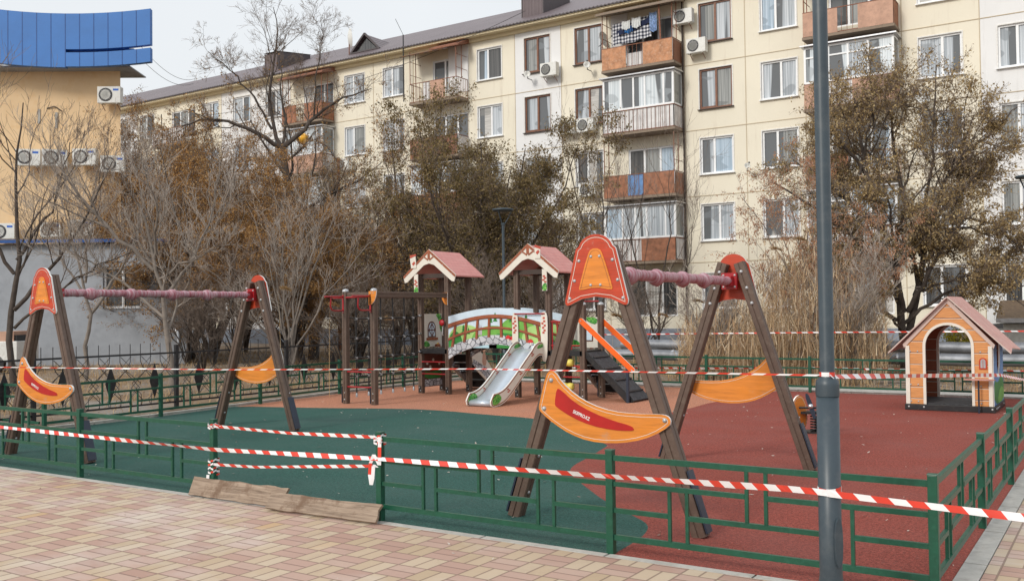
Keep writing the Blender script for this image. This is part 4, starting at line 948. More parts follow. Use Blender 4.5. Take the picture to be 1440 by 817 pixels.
# roof slabs with swallow-tail ends, front fascia
for s_ in (-1, 1):
    sl = Vector((s_*.86, 0, -.86)).normalized(); Ls = 1.215; t0 = Vector((0, -.09, 1.76))
    o_ = [(0, 0), (Ls, 0), (Ls-.07, .5*D_+.05), (Ls, D_+.20), (0, D_+.20)] if s_ > 0 else [(0, 0), (0, D_+.2), (Ls, D_+.2), (Ls-.07, .5*D_+.05), (Ls, 0)]
    b = MB(); vv = [(a, c) for a, c in o_]; b.prism(vv, t0+Vector((s_*.008, 0, 0)), sl, (0,1,0), .018, 'house_roof', 'house_fascia'); b.build('roof_slab', ph)
b = MB(); b.box((0, D_/2+.01, .05), (hw_*2+.05, D_+.06, .09), 'black_plate'); o = b.build('base_frame', ph, .004)
for x in (-.58, -.36, .42, .60): cap(o, (x, -.02, .055), .016, (0,-1,0))
for y in (.12, .24, .36, .5, 1.1): cap(o, (hw_+.025, y, .055), .016, (1,0,0))
for k in range(4): MB().box((0, .18+.31*k, .105), (hw_*2-.06, .29, .016), 'chip_texture').build('floor_board', ph)
b = MB(); b.prism(smooth_poly([(-.21, -.11), (.20, -.11), (.22, .02), (-.18, .02)], 1), (.44, -.07, .50), (1,0,0), (0,1,0), .018, 'house_roof'); o = b.build('counter_shelf', ph); MB().tube([(.43, -.12, 0), (.43, -.12, .50)], .013, 'navy_plate').build('shelf_leg', o)

# ------------------------------------------------------------------ ride-on toy plane behind the near lamp
tp = thing('toy_plane', 'orange ride-on toy plane with a dark propeller beyond the near lamp post', 'toy plane', (-2.52, 6.75, 0), rad(12))
for x in (-.2, .17):
    b = MB(); o_ = smooth_poly([(-.14, .06), (.10, .03), (.20, .14), (.16, .40), (.04, .50), (-.10, .46), (-.19, .25)], 2); b.prism(o_, (x, 0, 0), (.5, .86, 0), (0,0,1), .02, 'orange_panel', 'white_edge'); o = b.build('fuselage_board', tp)
    l1 = inset(o_, .018); l2 = inset(o_, .024); b = MB()
    for i in range(len(o_)):
        j = (i+1) % len(o_); n_ = Vector((.86, -.5, 0)); b.add([Vector((x, 0, 0))+Vector((.5, .86, 0))*p[0]+Vector((0,0,p[1]))+n_*.0215 for p in (l1[i], l1[j], l2[j], l2[i])], [(0,1,2,3)], 'panel_cream')
    b.build('board_trim', o)
MB().tube([(-.22, 0, .33), (.2, 0, .33)], .014, 'black_plate').build('cross_tube', tp)
b = MB(); b.prism(smooth_poly([(-.025, -.17), (.02, -.17), (.03, -.03), (.03, .03), (.02, .17), (-.025, .17), (-.03, 0)], 1), (-.03, -.10, .36), (.95, .1, .3), (-.3, 0, .95), .012, 'navy_plate'); o = b.build('propeller', tp); MB().dome((-.03, -.115, .36), .035, (0,-1,0), 'steel').build('hub', o)
MB().box((-.02, .12, .26), (.34, .2, .03), 'black_plate').build('seat', tp)
b = MB(); pts = [(.05*math.cos(a*.9), .1+.05*math.sin(a*.9), .02+.2*a/40) for a in range(41)]; b.tube(pts, .012, 'black_plate', 6); b.build('spring', tp)
MB().box((0, .1, .01), (.3, .3, .016), 'black_plate').build('base_plate', tp)

# ------------------------------------------------------------------ five-storey panel building
YF = 32.0; XA, XE = -78.0, 14.0; ZE = 14.95
bl = thing('apartment_building', 'long five storey cream panel apartment building with brown metal roof', 'building', (-20, YF, 0))
B0 = Vector((20, -YF, 0))
def Q_(x, y, z): return (x+20, y-YF, z)
PITCH = 2.785
cols = []       # window columns (x0, x1), balconies (x0, x1)
wins = [(-5.42, -3.95), (-2.78, -1.32), (.1, 1.55), (-11.38, -9.92), (-14.03, -12.6), (-20.0, -18.6), (-22.72, -21.3), (-25.42, -24.0), (-31.42, -30.05), (-34.12, -32.72), (-40.2, -38.8), (-42.95, -41.5), (-45.65, -44.25), (-51.7, -50.3), (-54.4, -53.), (-60.4, -59), (-63, -61.6), (-65.7, -64.3), (5.6, 7.), (8.4, 9.8)]
balc = {'C': (-9.4, -6.1), 'B': (-18.12, -14.80), 'A': (-28.9, -26.0), 'Z': (-37.9, -34.9), 'Y': (-49.3, -46.3), 'X': (-58., -55.)}
white_x = [(-23.25, -20.72), (-3.35, 14.), (-44., -38.2), (-55., -52.)]
holes = []
def wtype(x0, k):
    if (x0, k) in W_BROWN: return 'brown'
    return 'white'
W_BROWN = {(-14.03, 4), (-14.03, 3), (-20.0, 4), (-20.0, 3), (-22.72, 4), (-22.72, 3)}
for x0, x1 in wins:
    for k in range(5):
        br = (x0, k) in W_BROWN; z0 = 1.70+PITCH*k - (.05 if br else 0); z1 = z0+(1.68 if br else 1.52)
        if k == 0: z0, z1 = 1.65, 3.12
        holes.append((x0, x1, z0, z1, 'brown' if br else 'white', k))
for nm, (x0, x1) in balc.items():
    for k in range(5): holes.append((x0+.75, x0+2.95, .95+PITCH*k+.1 if False else 1.35+PITCH*k, 3.08+PITCH*k, 'door', k))
xs = sorted({round(v, 3) for h in holes for v in h[:2]} | {round(v, 3) for a in white_x for v in a} | {XA, XE})
b = MB(); bw = MB()
zc = sorted({.82, ZE})
for xa, xb in zip(xs[:-1], xs[1:]):
    mid = (xa+xb)/2; hs = sorted([h for h in holes if h[0]-.001 <= mid <= h[1]+.001], key=lambda h: h[2]); z = .82
    m = 'white_wall' if any(a < mid < c for a, c in white_x) else 'cream_wall'
    for h in hs+[None]:
        zt = h[2] if h else ZE
        b.add([Q_(xa, YF, z), Q_(xb, YF, z), Q_(xb, YF, zt), Q_(xa, YF, zt)], [(0,1,2,3)], m)
        if h: z = h[3]
for h in holes:     # reveals
    x0, x1, z0, z1 = h[:4]; m = 'white_wall'; d = YF+.16
    b.add([Q_(x0, YF, z0), Q_(x1, YF, z0), Q_(x1, YF, z1), Q_(x0, YF, z1), Q_(x0, d, z0), Q_(x1, d, z0), Q_(x1, d, z1), Q_(x0, d, z1)], [(0,4,5,1), (1,5,6,2), (2,6,7,3), (3,7,4,0)], m)
b.add([Q_(XE, YF, 0), Q_(XE, YF+12, 0), Q_(XE, YF+12, ZE), Q_(XE, YF, ZE)], [(0,1,2,3)], 'white_wall'); b.add([Q_(XA, YF, 0), Q_(XA, YF+12, 0), Q_(XA, YF+12, ZE), Q_(XA, YF, ZE)], [(3,2,1,0)], 'cream_wall'); b.add([Q_(XA, YF+12, 0), Q_(XE, YF+12, 0), Q_(XE, YF+12, ZE), Q_(XA, YF+12, ZE)], [(3,2,1,0)], 'cream_wall')
b.build('wall', bl)
b = MB(); b.box(Q_((XA+XE)/2, YF+.03, .40), (XE-XA, .16, .84), 'plinth_blue'); b.build('plinth', bl)
b = MB()
for k in range(1, 5):
    z = .80+PITCH*k+.0; b.box(Q_((XA+XE)/2, YF-.006, z), (XE-XA, .02, .028), 'seam_line')
for x in (-3.36, -12.03, -14.68, -18.35, -20.72, -23.25, -26.0, -29.4, -32.1, -34.9, -38.2, -44., -8.9-.7, -6.0):
    b.box(Q_(x, YF-.0035, (ZE+.82)/2), (.03, .012, ZE-.84), 'seam_line')
b.build('panel_seams', bl)
WF = {}
rr = random.Random(11)
def window(x0, x1, z0, z1, kind, k):
    w = x1-x0; h = z1-z0; fm = 'brown_frame' if kind == 'brown' else 'pvc_white'; t_ = .07; y = YF+.08
    b = MB(); 
    for zz in (z0+t_/2, z1-t_/2): b.box(Q_((x0+x1)/2, y, zz), (w, .06, t_), fm)
    sp_ = .5 if kind == 'brown' else (.42 if rr.random() < .7 else .55)
    xsn = [x0+t_/2, x0+w*sp_, x1-t_/2] if kind != 'door' else [x0+t_/2, x0+w*.34, x0+w*.68, x1-t_/2]
    for xx in xsn: b.box(Q_(xx, y, (z0+z1)/2), (t_ if xx not in xsn[1:-1] else .09, .056, h-2*t_), fm)
    if kind == 'brown' : b.box(Q_((x0+x0+w*sp_)/2, y-.012, z0+t_+.02), (w*sp_-t_, .05, .04), fm)
    fr = b.build('window', bl)
    for a, c in zip(xsn[:-1], xsn[1:]):
        u = rr.random()
        pm = 'pane_dark' if (k == 0 and u < .7) or (kind == 'door' and u < .5) else 'pane_curtain' if u < .42 else 'pane_grey' if u < .62 else 'pane_blue' if u < .80 else 'pane_blind' if u < .92 else 'pane_dark'
        MB().box(Q_((a+c)/2, y+.025, (z0+z1)/2), (c-a-.04, .012, h-2*t_+.02), pm).build('pane', fr)
    if kind != 'door':
        b = MB(); b.box(Q_((x0+x1)/2, YF-.03, z0-.025), (w+.14, .16, .03), 'pvc_white' if kind == 'white' else 'brown_dark'); b.build('sill', fr)
        b = MB(); e = .045
        b.box(Q_((x0+x1)/2, YF-.008, z1+e/2), (w+2*e, .03, e), 'white_paint')
        for xx in (x0-e/2, x1+e/2): b.box(Q_(xx, YF-.008, (z0+z1)/2), (e, .03, h), 'white_paint')
        b.build('surround', fr)
    return fr
near_holes = [h for h in holes if h[0] > -70]
for h in near_holes: window(*h)
# eaves and roof
b = MB(); b.box(Q_((XA+XE)/2, YF-.26, ZE+.02), (XE-XA, .56, .10), 'soffit_cream'); b.box(Q_((XA+XE)/2, YF-.08, ZE-.11), (XE-XA, .14, .16), 'soffit_cream'); b.build('eaves', bl)
zr_ = 18.05; b = MB(); y0, yr = YF-.62, YF+5.7
sl = math.hypot(yr-y0, zr_-ZE-.1)
b.add([Q_(XA-.4, y0, ZE+.12), Q_(XE+.4, y0, ZE+.12), Q_(XE+.4, yr, zr_), Q_(XA-.4, yr, zr_)], [(0,1,2,3)], 'roof_metal'); b.add([Q_(XA-.4, yr, zr_), Q_(XE+.4, yr, zr_), Q_(XE+.4, 2*yr-y0, ZE+.12), Q_(XA-.4, 2*yr-y0, ZE+.12)], [(0,1,2,3)], 'roof_metal')
for x in (XA, XE): b.add([Q_(x, YF, ZE), Q_(x, YF+12, ZE), Q_(x, yr, zr_-.05)], [(0,1,2)], 'roof_edge')
b.build('roof', bl)
b = MB(); n = int((XE-XA)/.095); vs_ = []
for i in range(n+1):
    z = ZE+.115+.022*(1 if i % 2 else -1); x = XA-.4+(XE-XA+.8)*i/n; vs_ += [Q_(x, y0-.012, z+.012), Q_(x, y0-.012, z-.05)]
b.add(vs_, [(2*i, 2*i+1, 2*i+3, 2*i+2) for i in range(n)], 'roof_edge'); b.build('roof_rim', bl)
def rz(y): return ZE+.12+(zr_-ZE-.12)*(y-y0)/(yr-y0)
for x0, x1 in ((-23.6, -22.4), (-41.6, -40.5), (-9.5, -8.4)):
    b = MB(); b.prism([(0, -.1), (2.6, rz(33.2+2.6)-rz(33.2)), (2.6, rz(33.2+2.6)-rz(33.2)+.2), (0, 1.05)], Q_(x0, 33.2, rz(33.2)), (0,1,0), (0,0,1), .05, 'roof_edge'); b.prism([(0, -.1), (2.6, rz(35.8)-rz(33.2)), (2.6, rz(35.8)-rz(33.2)+.2), (0, 1.05)], Q_(x1, 33.2, rz(33.2)), (0,1,0), (0,0,1), .05, 'roof_edge')
    b.box(Q_((x0+x1)/2+.02, 33.25, rz(33.2)+.48), (x1-x0-.0, .05, 1.1), 'roof_metal'); b.add([Q_(x0-.05, 33.1, rz(33.2)+1.08), Q_(x1+.1, 33.1, rz(33.2)+1.08), Q_(x1+.1, 35.9, rz(35.8)+.24), Q_(x0-.05, 35.9, rz(35.8)+.24)], [(0,1,2,3)], 'roof_metal'); b.build('roof_vent', bl)
# triangular dormer
b = MB(); dx0, dx1, dz, dy = -34.6, -32.5, rz(33.), 33.0; xm = (dx0+dx1)/2
b.add([Q_(dx0, dy, dz), Q_(xm, dy, dz+.95), Q_(xm, dy+2.3, dz+.98)], [(0,1,2)], 'roof_metal'); b.add([Q_(dx1, dy, dz), Q_(xm, dy, dz+.95), Q_(xm, dy+2.3, dz+.98)], [(0,1,2)], 'roof_metal')
b.add([Q_(dx0+.25, dy+.12, dz+.05), Q_(dx1-.25, dy+.12, dz+.05), Q_(xm, dy+.12, dz+.75)], [(0,1,2)], 'pane_dark')
for s_, xx in ((1, dx0), (-1, dx1)): b.beam(Q_(xx, dy-.02, dz), Q_(xm, dy-.02, dz+.98), .09, .1, 'roof_edge')
b.beam(Q_(dx0, dy-.02, dz+.03), Q_(dx1, dy-.02, dz+.03), .08, .07, 'roof_edge'); b.build('dormer', bl)
# down pipes
for x in (-14.72,): 
    MB().tube([Q_(x, YF-.1, ZE-.2), Q_(x, YF-.1, .3)], .04, 'brown_dark', 8).build('down_pipe', bl)

# ---- balconies
def rail_front(b, x0, x1, z0, z1, y, step=.13, m='rust', d=.92):
    b.beam(Q_(x0, y, z1), Q_(x1, y, z1), .035, .03, m); b.beam(Q_(x0, y, z0+.06), Q_(x1, y, z0+.06), .03, .03, m)
    for x in (x0, x1): b.beam(Q_(x, y, z1), Q_(x, YF-.02, z1), .03, .03, m); b.beam(Q_(x, y, z0+.06), Q_(x, YF-.02, z0+.06), .03, .03, m)
def bars(b, x0, x1, z0, z1, y, step=.14, m='rust'):
    n = int((x1-x0)/step)
    for i in range(n+1): b.beam(Q_(x0+(x1-x0)*i/max(1, n), y, z0+.06), Q_(x0+(x1-x0)*i/max(1, n), y, z1), .014, .014, m, (0,1,0))
def sidebars(b, x, z0, z1, y0_, y1_):
    n = 6
    for i in range(n+1): yy = y0_+(y1_-y0_)*i/n; b.beam(Q_(x, yy, z0+.06), Q_(x, yy, z1), .014, .014, 'rust', (0,1,0))
def balcony(x0, x1, k, kind, fronts=(), side='bars'):
    """fronts: (from, to, material) spans of the parapet"""
    z0 = .87+PITCH*k; z1 = z0+.98; y = YF-.93
    b = MB(); b.box(Q_((x0+x1)/2, (YF+y)/2-.02, z0-.02), (x1-x0+.08, YF-y+.0, .10), 'canopy_concrete'); o = b.build('balcony', bl)
    b = MB(); rail_front(b, x0, x1, z0, z1, y)
    bars(b, x0, x1, z0, z1, y, .2 if fronts else .13)
    for x in (x0, x1): sidebars(b, x, z0, z1, y, YF-.05)
    b.build('railing', o)
    for a, c, m in fronts:
        yy = y-.02 if m in ('ply_rust', 'ply_pink', 'ply_bright') else y+.02
        MB().box(Q_(x0+a, yy, (z0+z1)/2+.02) if False else Q_(x0+(a+c)/2, yy, (z0+z1)/2+.01), (c-a, .012, z1-z0-.06), m).build('parapet_panel', o)
    if side in ('ply_rust', 'white_slats', 'brown_slats', 'ply_pink'): 
        for x in (x0, x1): MB().box(Q_(x, (y+YF)/2, (z0+z1)/2), (.012, YF-y-.05, z1-z0-.08), side).build('parapet_panel', o)
    if kind == 'glazed':
        zt = z0+2.42; g = MB(); fm = 'pvc_white'; W_ = x1-x0
        for zz in (z1+.06, zt-.04): g.box(Q_((x0+x1)/2, y+.04, zz), (W_, .06, .08), fm)
        tr_ = zt-.42
        xs2 = [x0+.04, x0+W_*.26, x0+W_*.44, x0+W_*.60, x0+W_*.86, x1-.04] if k in (3, 1) and x0 < -10 else [x0+.04, x0+W_*.28, x0+W_*.5, x0+W_*.72, x1-.04]
        for xx in xs2: g.box(Q_(xx, y+.04, (z1+zt)/2), (.08, .062, zt-z1-.1), fm)
        if x0 > -10: g.box(Q_((x0+x1)/2, y+.035, tr_), (W_, .05, .06), fm)
        for x in (x0+.03, x1-.03):
            for zz in (z1+.06, zt-.04): g.box(Q_(x, (y+YF)/2+.03, zz), (.06, YF-y-.1, .08), fm)
            g.box(Q_(x, YF-.06, (z1+zt)/2), (.06, .06, zt-z1), fm)
        gl = g.build('glazing', o)
        for a, c in zip(xs2[:-1], xs2[1:]): MB().box(Q_((a+c)/2, y+.045, (z1+zt)/2), (c-a-.05, .012, zt-z1-.14), rr.choice(['glass_lace', 'glass_lace', 'pane_blue', 'pane_curtain'])).build('pane', gl)
        for x in (x0+.03, x1-.03): MB().box(Q_(x, (y+YF)/2+.03, (z1+zt)/2), (.012, YF-y-.16, zt-z1-.14), 'pane_grey').build('pane', gl)
        MB().box(Q_((x0+x1)/2, (y+YF)/2-.06, zt+.04), (W_+.22, YF-y+.16, .05), 'silver_metal').build('cover_sheet', o)
        if k == 3:
            for x in (x0+.0,): pass
    elif kind == 'frame':
        for x in (x0+.03, x1-.03):
            g = MB()
            for yy in (y, y+.45): g.beam(Q_(x, yy, z1), Q_(x, yy, z0+2.6), .03, .03, 'rust', (0,1,0))
            for zz in (1.45, 2.1): g.beam(Q_(x, y, z0+zz), Q_(x, YF-.05, z0+zz), .02, .02, 'rust')
            g.build('upright_frame', o)
    return o
def canopy(x0, x1, z, m='canopy_concrete', front=1.15):
    b = MB(); b.prism([(0, .08), (front, -.20), (front, -.12), (0, .32)], Q_(x0-.2, YF-.02, z), (0,-1,0), (0,0,1), -(x1-x0+.4), m); return b.build('canopy', bl)
x0, x1 = balc['B']
balcony(x0, x1, 4, 'frame', [(0, 1.15, 'ply_bright'), (1.95, 3.30, 'ply_bright')], 'brown_slats'); canopy(x0, x1, 14.62)
MB().box(Q_(x0+1.55, YF-.85, 12.35), (.8, .012, .6), 'white_slats').build('parapet_panel', bl)
MB().beam(Q_(x1-.55, YF-.93, 12.9), Q_(x1-.62, YF-.93, 14.6), .06, .03, 'rust').build('wooden_prop', bl)
MB().box(Q_(x0+.4, YF-.02, 13.6), (.8, .03, 2.3), 'white_wall').build('balcony_wall', bl)
balcony(x0, x1, 3, 'glazed', [(0.02, 3.28, 'white_slats')], 'white_slats')
balcony(x0, x1, 2, 'frame', [(0, 1.15, 'ply_rust'), (1.15, 1.9, 'blue_sheet'), (1.9, 3.3, 'ply_rust')], 'ply_rust')
balcony(x0, x1, 1, 'glazed', [(0, 1.75, 'white_slats'), (1.75, 3.3, 'ply_rust')], 'white_slats')
x0, x1 = balc['C']
balcony(x0, x1, 4, 'frame', [(0, 1.3, 'ply_pink'), (2.05, 3.3, 'ply_pink')], 'ply_rust'); canopy(x0, x1, 14.62)
balcony(x0, x1, 3, 'glazed', [(0, .9, 'ply_pink'), (.9, 1.8, 'white_slats'), (1.8, 3.3, 'ply_pink')], 'ply_pink')
balcony(x0, x1, 2, 'open', [(0, 1.6, 'ply_rust')], 'bars'); balcony(x0, x1, 1, 'glazed', [(0, 3.2, 'white_slats')], 'white_slats')
x0, x1 = balc['A']
o = balcony(x0, x1, 4, 'frame', [(.85, 1.25, 'white_slats'), (1.3, 2.2, 'ply_pink')], 'bars')
b = MB(); b.prism([(0, 0), (.05, .02), (1.25, -.42), (1.2, -.45)], Q_(x0-.3, YF-.1, 14.75), (0,-1,0), (0,0,1), -(x1-x0-.2), 'awning_stripes'); b.build('awning', o)
canopy(x0+1.5, x1, 14.68, 'rust', 1.0)
MB().box(Q_((x0+x1)/2+.9, YF-.02, 13.6), (1.2, .03, 2.3), 'white_wall').build('balcony_wall', bl)
balcony(x0, x1, 3, 'open', [(0, 1.2, 'ply_rust'), (1.2, 2.9, 'brown_slats')], 'white_slats'); balcony(x0, x1, 2, 'glazed', [(0, 2.9, 'ply_rust')], 'ply_rust'); balcony(x0, x1, 1, 'open', [(0, 2.9, 'white_slats')], 'bars')
x0, x1 = balc['Z']
balcony(x0, x1, 4, 'frame', [(0, 1.1, 'ply_rust'), (1.7, 3.0, 'ply_rust')], 'ply_rust'); canopy(x0, x1, 14.66, 'rust', 1.1); balcony(x0, x1, 3, 'glazed', [(0, 3.0, 'ply_pink')], 'white_slats'); balcony(x0, x1, 2, 'glazed', [(0, 3.0, 'white_slats')], 'white_slats'); balcony(x0, x1, 1, 'open', [(0, 3., 'ply_rust')], 'ply_rust')
x0, x1 = balc['Y']
for k, kd in ((4, 'open'), (3, 'frame'), (2, 'glazed'), (1, 'open')): balcony(x0, x1, k, kd, [(0, 3., 'white_slats')], 'bars')
# bars over the ground floor window of the balcony stack
b = MB()
for i in range(16): b.beam(Q_(-17.4+.14*i, YF-.05, 1.75), Q_(-17.4+.14*i, YF-.05, 3.05), .014, .014, 'black_iron', (0,1,0))
for z in (1.85, 2.4, 2.95): b.beam(Q_(-17.42, YF-.05, z), Q_(-15.28, YF-.05, z), .02, .02, 'black_iron')
b.build('window_grille', bl)

# ---- things fixed to or hung on the facade
def ac_unit(label, x, y, z, rz=0, w=.84, logo=None, group='air conditioners on the walls'):
    t_ = thing('air_conditioner', label, 'air conditioner', (x, y, z), rz, group); h = w*.72; d = .3
    MB().box((0, 0, 0), (w, d, h), 'ac_white').build('casing', t_, .012)
    b = MB(); b.lathe([(h*.36, 0), (h*.40, .004), (h*.41, .010), (h*.36, .014), (h*.33, .010), (h*.02, .012), (.0001, .016)], (-w*.14, -d/2-.001, 0), 'ac_dark', 20, True, (0,-1,0)); g = b.build('fan_grille', t_)
    b = MB(); 
    for r in (.12, .2, .28): b.lathe([(h*r, .014), (h*r+.006, .017), (h*r+.012, .014)], (-w*.14, -d/2-.003, 0), 'ac_white', 16, True, (0,-1,0))
    for i in range(4): a = PI*i/4; b.beam((-w*.14-math.cos(a)*h*.36, -d/2-.02, -math.sin(a)*h*.36), (-w*.14+math.cos(a)*h*.36, -d/2-.02, math.sin(a)*h*.36), .006, .005, 'ac_white', (0,1,0))
    b.build('guard', g)
    if logo: MB().box((w*.30, -d/2-.002, h*.30), (w*.24, .004, h*.12), logo).build('badge', t_)
    for s_ in (-1, 1): b = MB(); b.beam((s_*w*.33, d*.8, -h/2-.015), (s_*w*.33, -d*.45, -h/2-.015), .03, .03, 'ac_white'); b.beam((s_*w*.33, d*.8, -h/2-.22), (s_*w*.33, -d*.3, -h/2-.03), .02, .02, 'rust'); b.build('bracket', t_)
    return t_
ya = YF-.33
ac_unit('air conditioner below the fifth floor brown window on white painted strip', -21.15, ya, 12.7)
ac_unit('left one of two air conditioners under the fourth floor brown window', -20.25, ya, 9.93)
ac_unit('right one of two air conditioners under the fourth floor brown window', -19.28, ya, 9.92)
ac_unit('air conditioner beside the top balcony hung with laundry', -14.55, ya, 13.95)
ac_unit('air conditioner at the lower left corner of the top brown window right of laundry', -13.98, ya, 12.62)
ac_unit('air conditioner with red sticker under a third floor window left of balconies', -19.2, ya, 7.03)
ac_unit('air conditioner between bare branches below a fourth floor window', -33.9, ya, 9.55)
ac_unit('bluish air conditioner low on the white strip behind brown foliage', -21.5, ya, 5.5)
def dish(label, x, z, r, az):
    t_ = thing('satellite_dish', label, 'satellite dish', (x, YF-.02, z), az, 'satellite dishes on the facade')
    MB().tube([(0, 0, -.1), (0, -.35, -.1), (0, -.38, .02)], .018, 'ac_dark', 6).build('mount_arm', t_)
    MB().lathe([(.0001, 0), (r*.5, .03), (r, .12), (r*1.0, .125), (r*.5, .035), (.0001, .006)], (0, -.42, .05), 'ac_white', 20, True, (.5,-.8,.25)).build('reflector', t_)
    MB().tube([(0, -.4, -.12), (.25, -.85, .12)], .01, 'steel', 5).box((.26, -.87, .14), (.05, .08, .05), 'ac_dark').build('receiver_arm', t_)
dish('satellite dish seen edge on left of the laundry balcony', -18.75, 13.55, .38, rad(50))
dish('small dish arm on the wall right of the third floor balcony', -11.9, 7.3, .12, 0)
dish('small dish bracket beside air conditioner on white strip', -22.3, 12.55, .16, 0)
dish('small dish under the fifth floor brown window left of balconies', -19.15, 12.5, .16, 0)
dish('white dish behind the brown crown under a fourth floor window', -5.3, 9.2, .3, 0)
t_ = thing('satellite_dish', 'large dish on the roof beside the triangular dormer', 'satellite dish', (-34.7, 33.0, rz(33.))); MB().tube([(0, 0, 0), (0, 0, .75)], .03, 'rust', 6).build('mast', t_); MB().lathe([(.0001, 0), (.3, .04), (.55, .14), (.56, .15), (.3, .05), (.0001, .01)], (0, -.1, .9), 'ac_white', 20, True, (.62,.78,.1)).build('reflector', t_)
t_ = thing('antenna', 'thin roof antenna mast in front of the striped awning balcony', 'antenna', (-29.6, YF-.55, 12.3)); MB().tube([(0, 0, 0), (0, 0, 3.4)], .03, 'black_iron', 6).build('mast', t_); MB().tube([(0, 0, 3.4), (-.5, 0, 4.3)], .012, 'black_iron', 5).build('rod', t_)
# laundry on the fifth floor balcony
def cloth(name, label, x0, x1, z0, z1, y, m, skew=0, cat='laundry'):
    b = MB(); n = 22; k = 10; vs_ = []
    for i in range(n+1):
        for j in range(k+1):
            u, v = i/n, j/k; x = x0+(x1-x0)*u; zt = z1+skew*u-.05*math.sin(PI*u); zb = z0+skew*u+.03*math.sin(u*9); vs_.append((x+18-.0, .035*math.sin(u*23+v*1.5)*(.3+v), zt+(zb-zt)*v-12))
    b.add(vs_, [(i*(k+1)+j, i*(k+1)+j+1, (i+1)*(k+1)+j+1, (i+1)*(k+1)+j) for i in range(n) for j in range(k)], m, True)
    o = b.build(name); o.location = (-18, y, 12); tag(o, label, cat, 'laundry on the top balcony'); return o
cloth('bed_sheet', 'black and white checked bed sheet on the top balcony line', -17.75, -15.9, 13.15, 14.12, YF-.62, 'checked_cloth', .12)
cloth('towel', 'white towel with pale print on the top balcony line', -17.25, -16.85, 13.75, 14.15, YF-.72, 'towel_white')
cloth('towel', 'white and blue printed towel in the middle of laundry line', -16.78, -16.35, 13.75, 14.22, YF-.72, 'towel_white')
cloth('cloth', 'bright blue cloth hanging under the white towels', -17.15, -16.75, 13.6, 13.9, YF-.68, 'towel_blue')
cloth('cloth', 'navy cloth hanging in front of checked sheet', -17.55, -15.95, 13.5, 13.78, YF-.66, 'cloth_navy', .35)
cloth('shirt', 'blue patterned garment at the right end of laundry line', -15.95, -15.6, 13.45, 14.3, YF-.72, 'cloth_bluepattern')

# basement entrance with litter-covered roof, right
t_ = thing('basement_entrance', 'low concrete basement entrance with leaf covered roof at right behind playhouse', 'shed', (0, 28, 0))
MB().box((1.1, 1.6, .52), (7.6, 3.2, 1.04), 'concrete').build('wall', t_)
b = MB(); b.add([(-2.6, -.3, 1.10), (5.2, -.3, 1.10), (5.2, 3.9, 1.68), (-2.9, 3.9, 1.68), (-2.6, -.3, 1.22), (5.2, -.3, 1.22), (5.2, 3.9, 1.8), (-2.9, 3.9, 1.8)], [(0,3,2,1)], 'black_plate'); b.add([(-2.6, -.3, 1.22), (5.2, -.3, 1.22), (5.2, 3.9, 1.8), (-2.9, 3.9, 1.8)], [(0,1,2,3)], 'litter_roof'); b.add([(-2.6, -.3, 1.08), (5.2, -.3, 1.08), (5.2, -.3, 1.22), (-2.6, -.3, 1.22)], [(0,1,2,3)], 'silver_metal'); b.build('roof', t_)
MB().box((-1.2, -.01, .62), (.45, .04, .3), 'black_plate').build('vent', t_)
MB().box((-4.0, 2.6, .45), (1.6, 1.6, .9), 'plinth_blue').build('stair_wall', t_)

# ------------------------------------------------------------------ orange building with blue cladding, grey annex (left)
U = np.array([.823, .568, 0.]); Nn = np.array([.568, -.823, 0.])     # along the front, and towards the playground
az = math.atan2(U[1], U[0])
ob = thing('orange_building', 'orange plastered building with blue metal cornice at the left edge', 'building', (-31.08, 16.37, 0), az)
# local frame: x along the front, -y towards the playground
b = MB(); b.add([(-14, 0, 0), (0, 0, 0), (0, 0, 11.2), (-14, 0, 11.2), (-9, 9, 0), (-9, 9, 11.2), (-20, 9, 0), (-20, 9, 11.2)], [(0,1,2,3), (1,4,5,2), (4,6,7,5), (6,0,3,7), (3,2,5,7)], 'orange_plaster'); b.build('wall', ob)
def band(z0, z1, off, x1, name, x0=-14.0):
    n = round((x1-x0)/.53); b = MB(); o = None; seams = []
    for i in range(n):
        xa = x1-(i+1)*.53; xb = x1-i*.53; ya_ = -off-.18*((xa+5)/6)**2; yb_ = -off-.18*((xb+5)/6)**2; 
        zo = lambda q: .26*((q+1.0)/3.6)**2-.10; A_, B_ = zo(xa), zo(xb); b.add([(xa+.006, ya_, z0+A_), (xb-.006, yb_, z0+B_), (xb-.006, yb_, z1+B_), (xa+.006, ya_, z1+A_), (xa+.006, ya_+.22, z0+A_), (xb-.006, yb_+.22, z0+B_), (xb-.006, yb_+.22, z1+B_), (xa+.006, ya_+.22, z1+A_)], [(0,1,2,3), (4,5,1,0), (3,2,6,7), (1,5,6,2), (4,0,3,7)], 'blue_cladding')
        seams.append((xb, yb_, zo(xb)))
    o = b.build(name, ob)
    for xb, yb_, zz_ in seams: MB().box((xb, yb_+.01, (z0+z1)/2+zz_), (.03, .03, z1-z0-.004), 'blue_seam').build('cladding_seam', o)
band(10.95, 12.95, .95, -1.63, 'cladding'); band(11.62, 12.95, .95, 1.55, 'cladding', -1.63); band(10.98, 11.50, .95, 1.55, 'cladding', -1.63)
MB().box((-.5, -.1, 11.50), (2.6, 1.4, .20), 'blue_seam').build('cladding_gap', ob)
MB().box((-6.7, .2, 10.98), (14.6, 1.7, .04), 'grey_plaster').build('soffit', ob)
MB().box((-6.4, .6, 10.72), (12.6, 1.0, .04), 'brown_dark').build('stain_strip', ob) if False else None
for s_, z, h in ((-3.05, 9.25, .55), (-2.4, 9.1, .6)): MB().box((s_, -.012, z), (.09, .03, h), 'concrete').build('wall_patch', ob)
MB().tube([(-2.75, -.03, 9.55), (-2.45, -.05, 9.62), (-2.2, -.03, 9.45)], .02, 'black_iron', 5).build('wall_cable', ob)
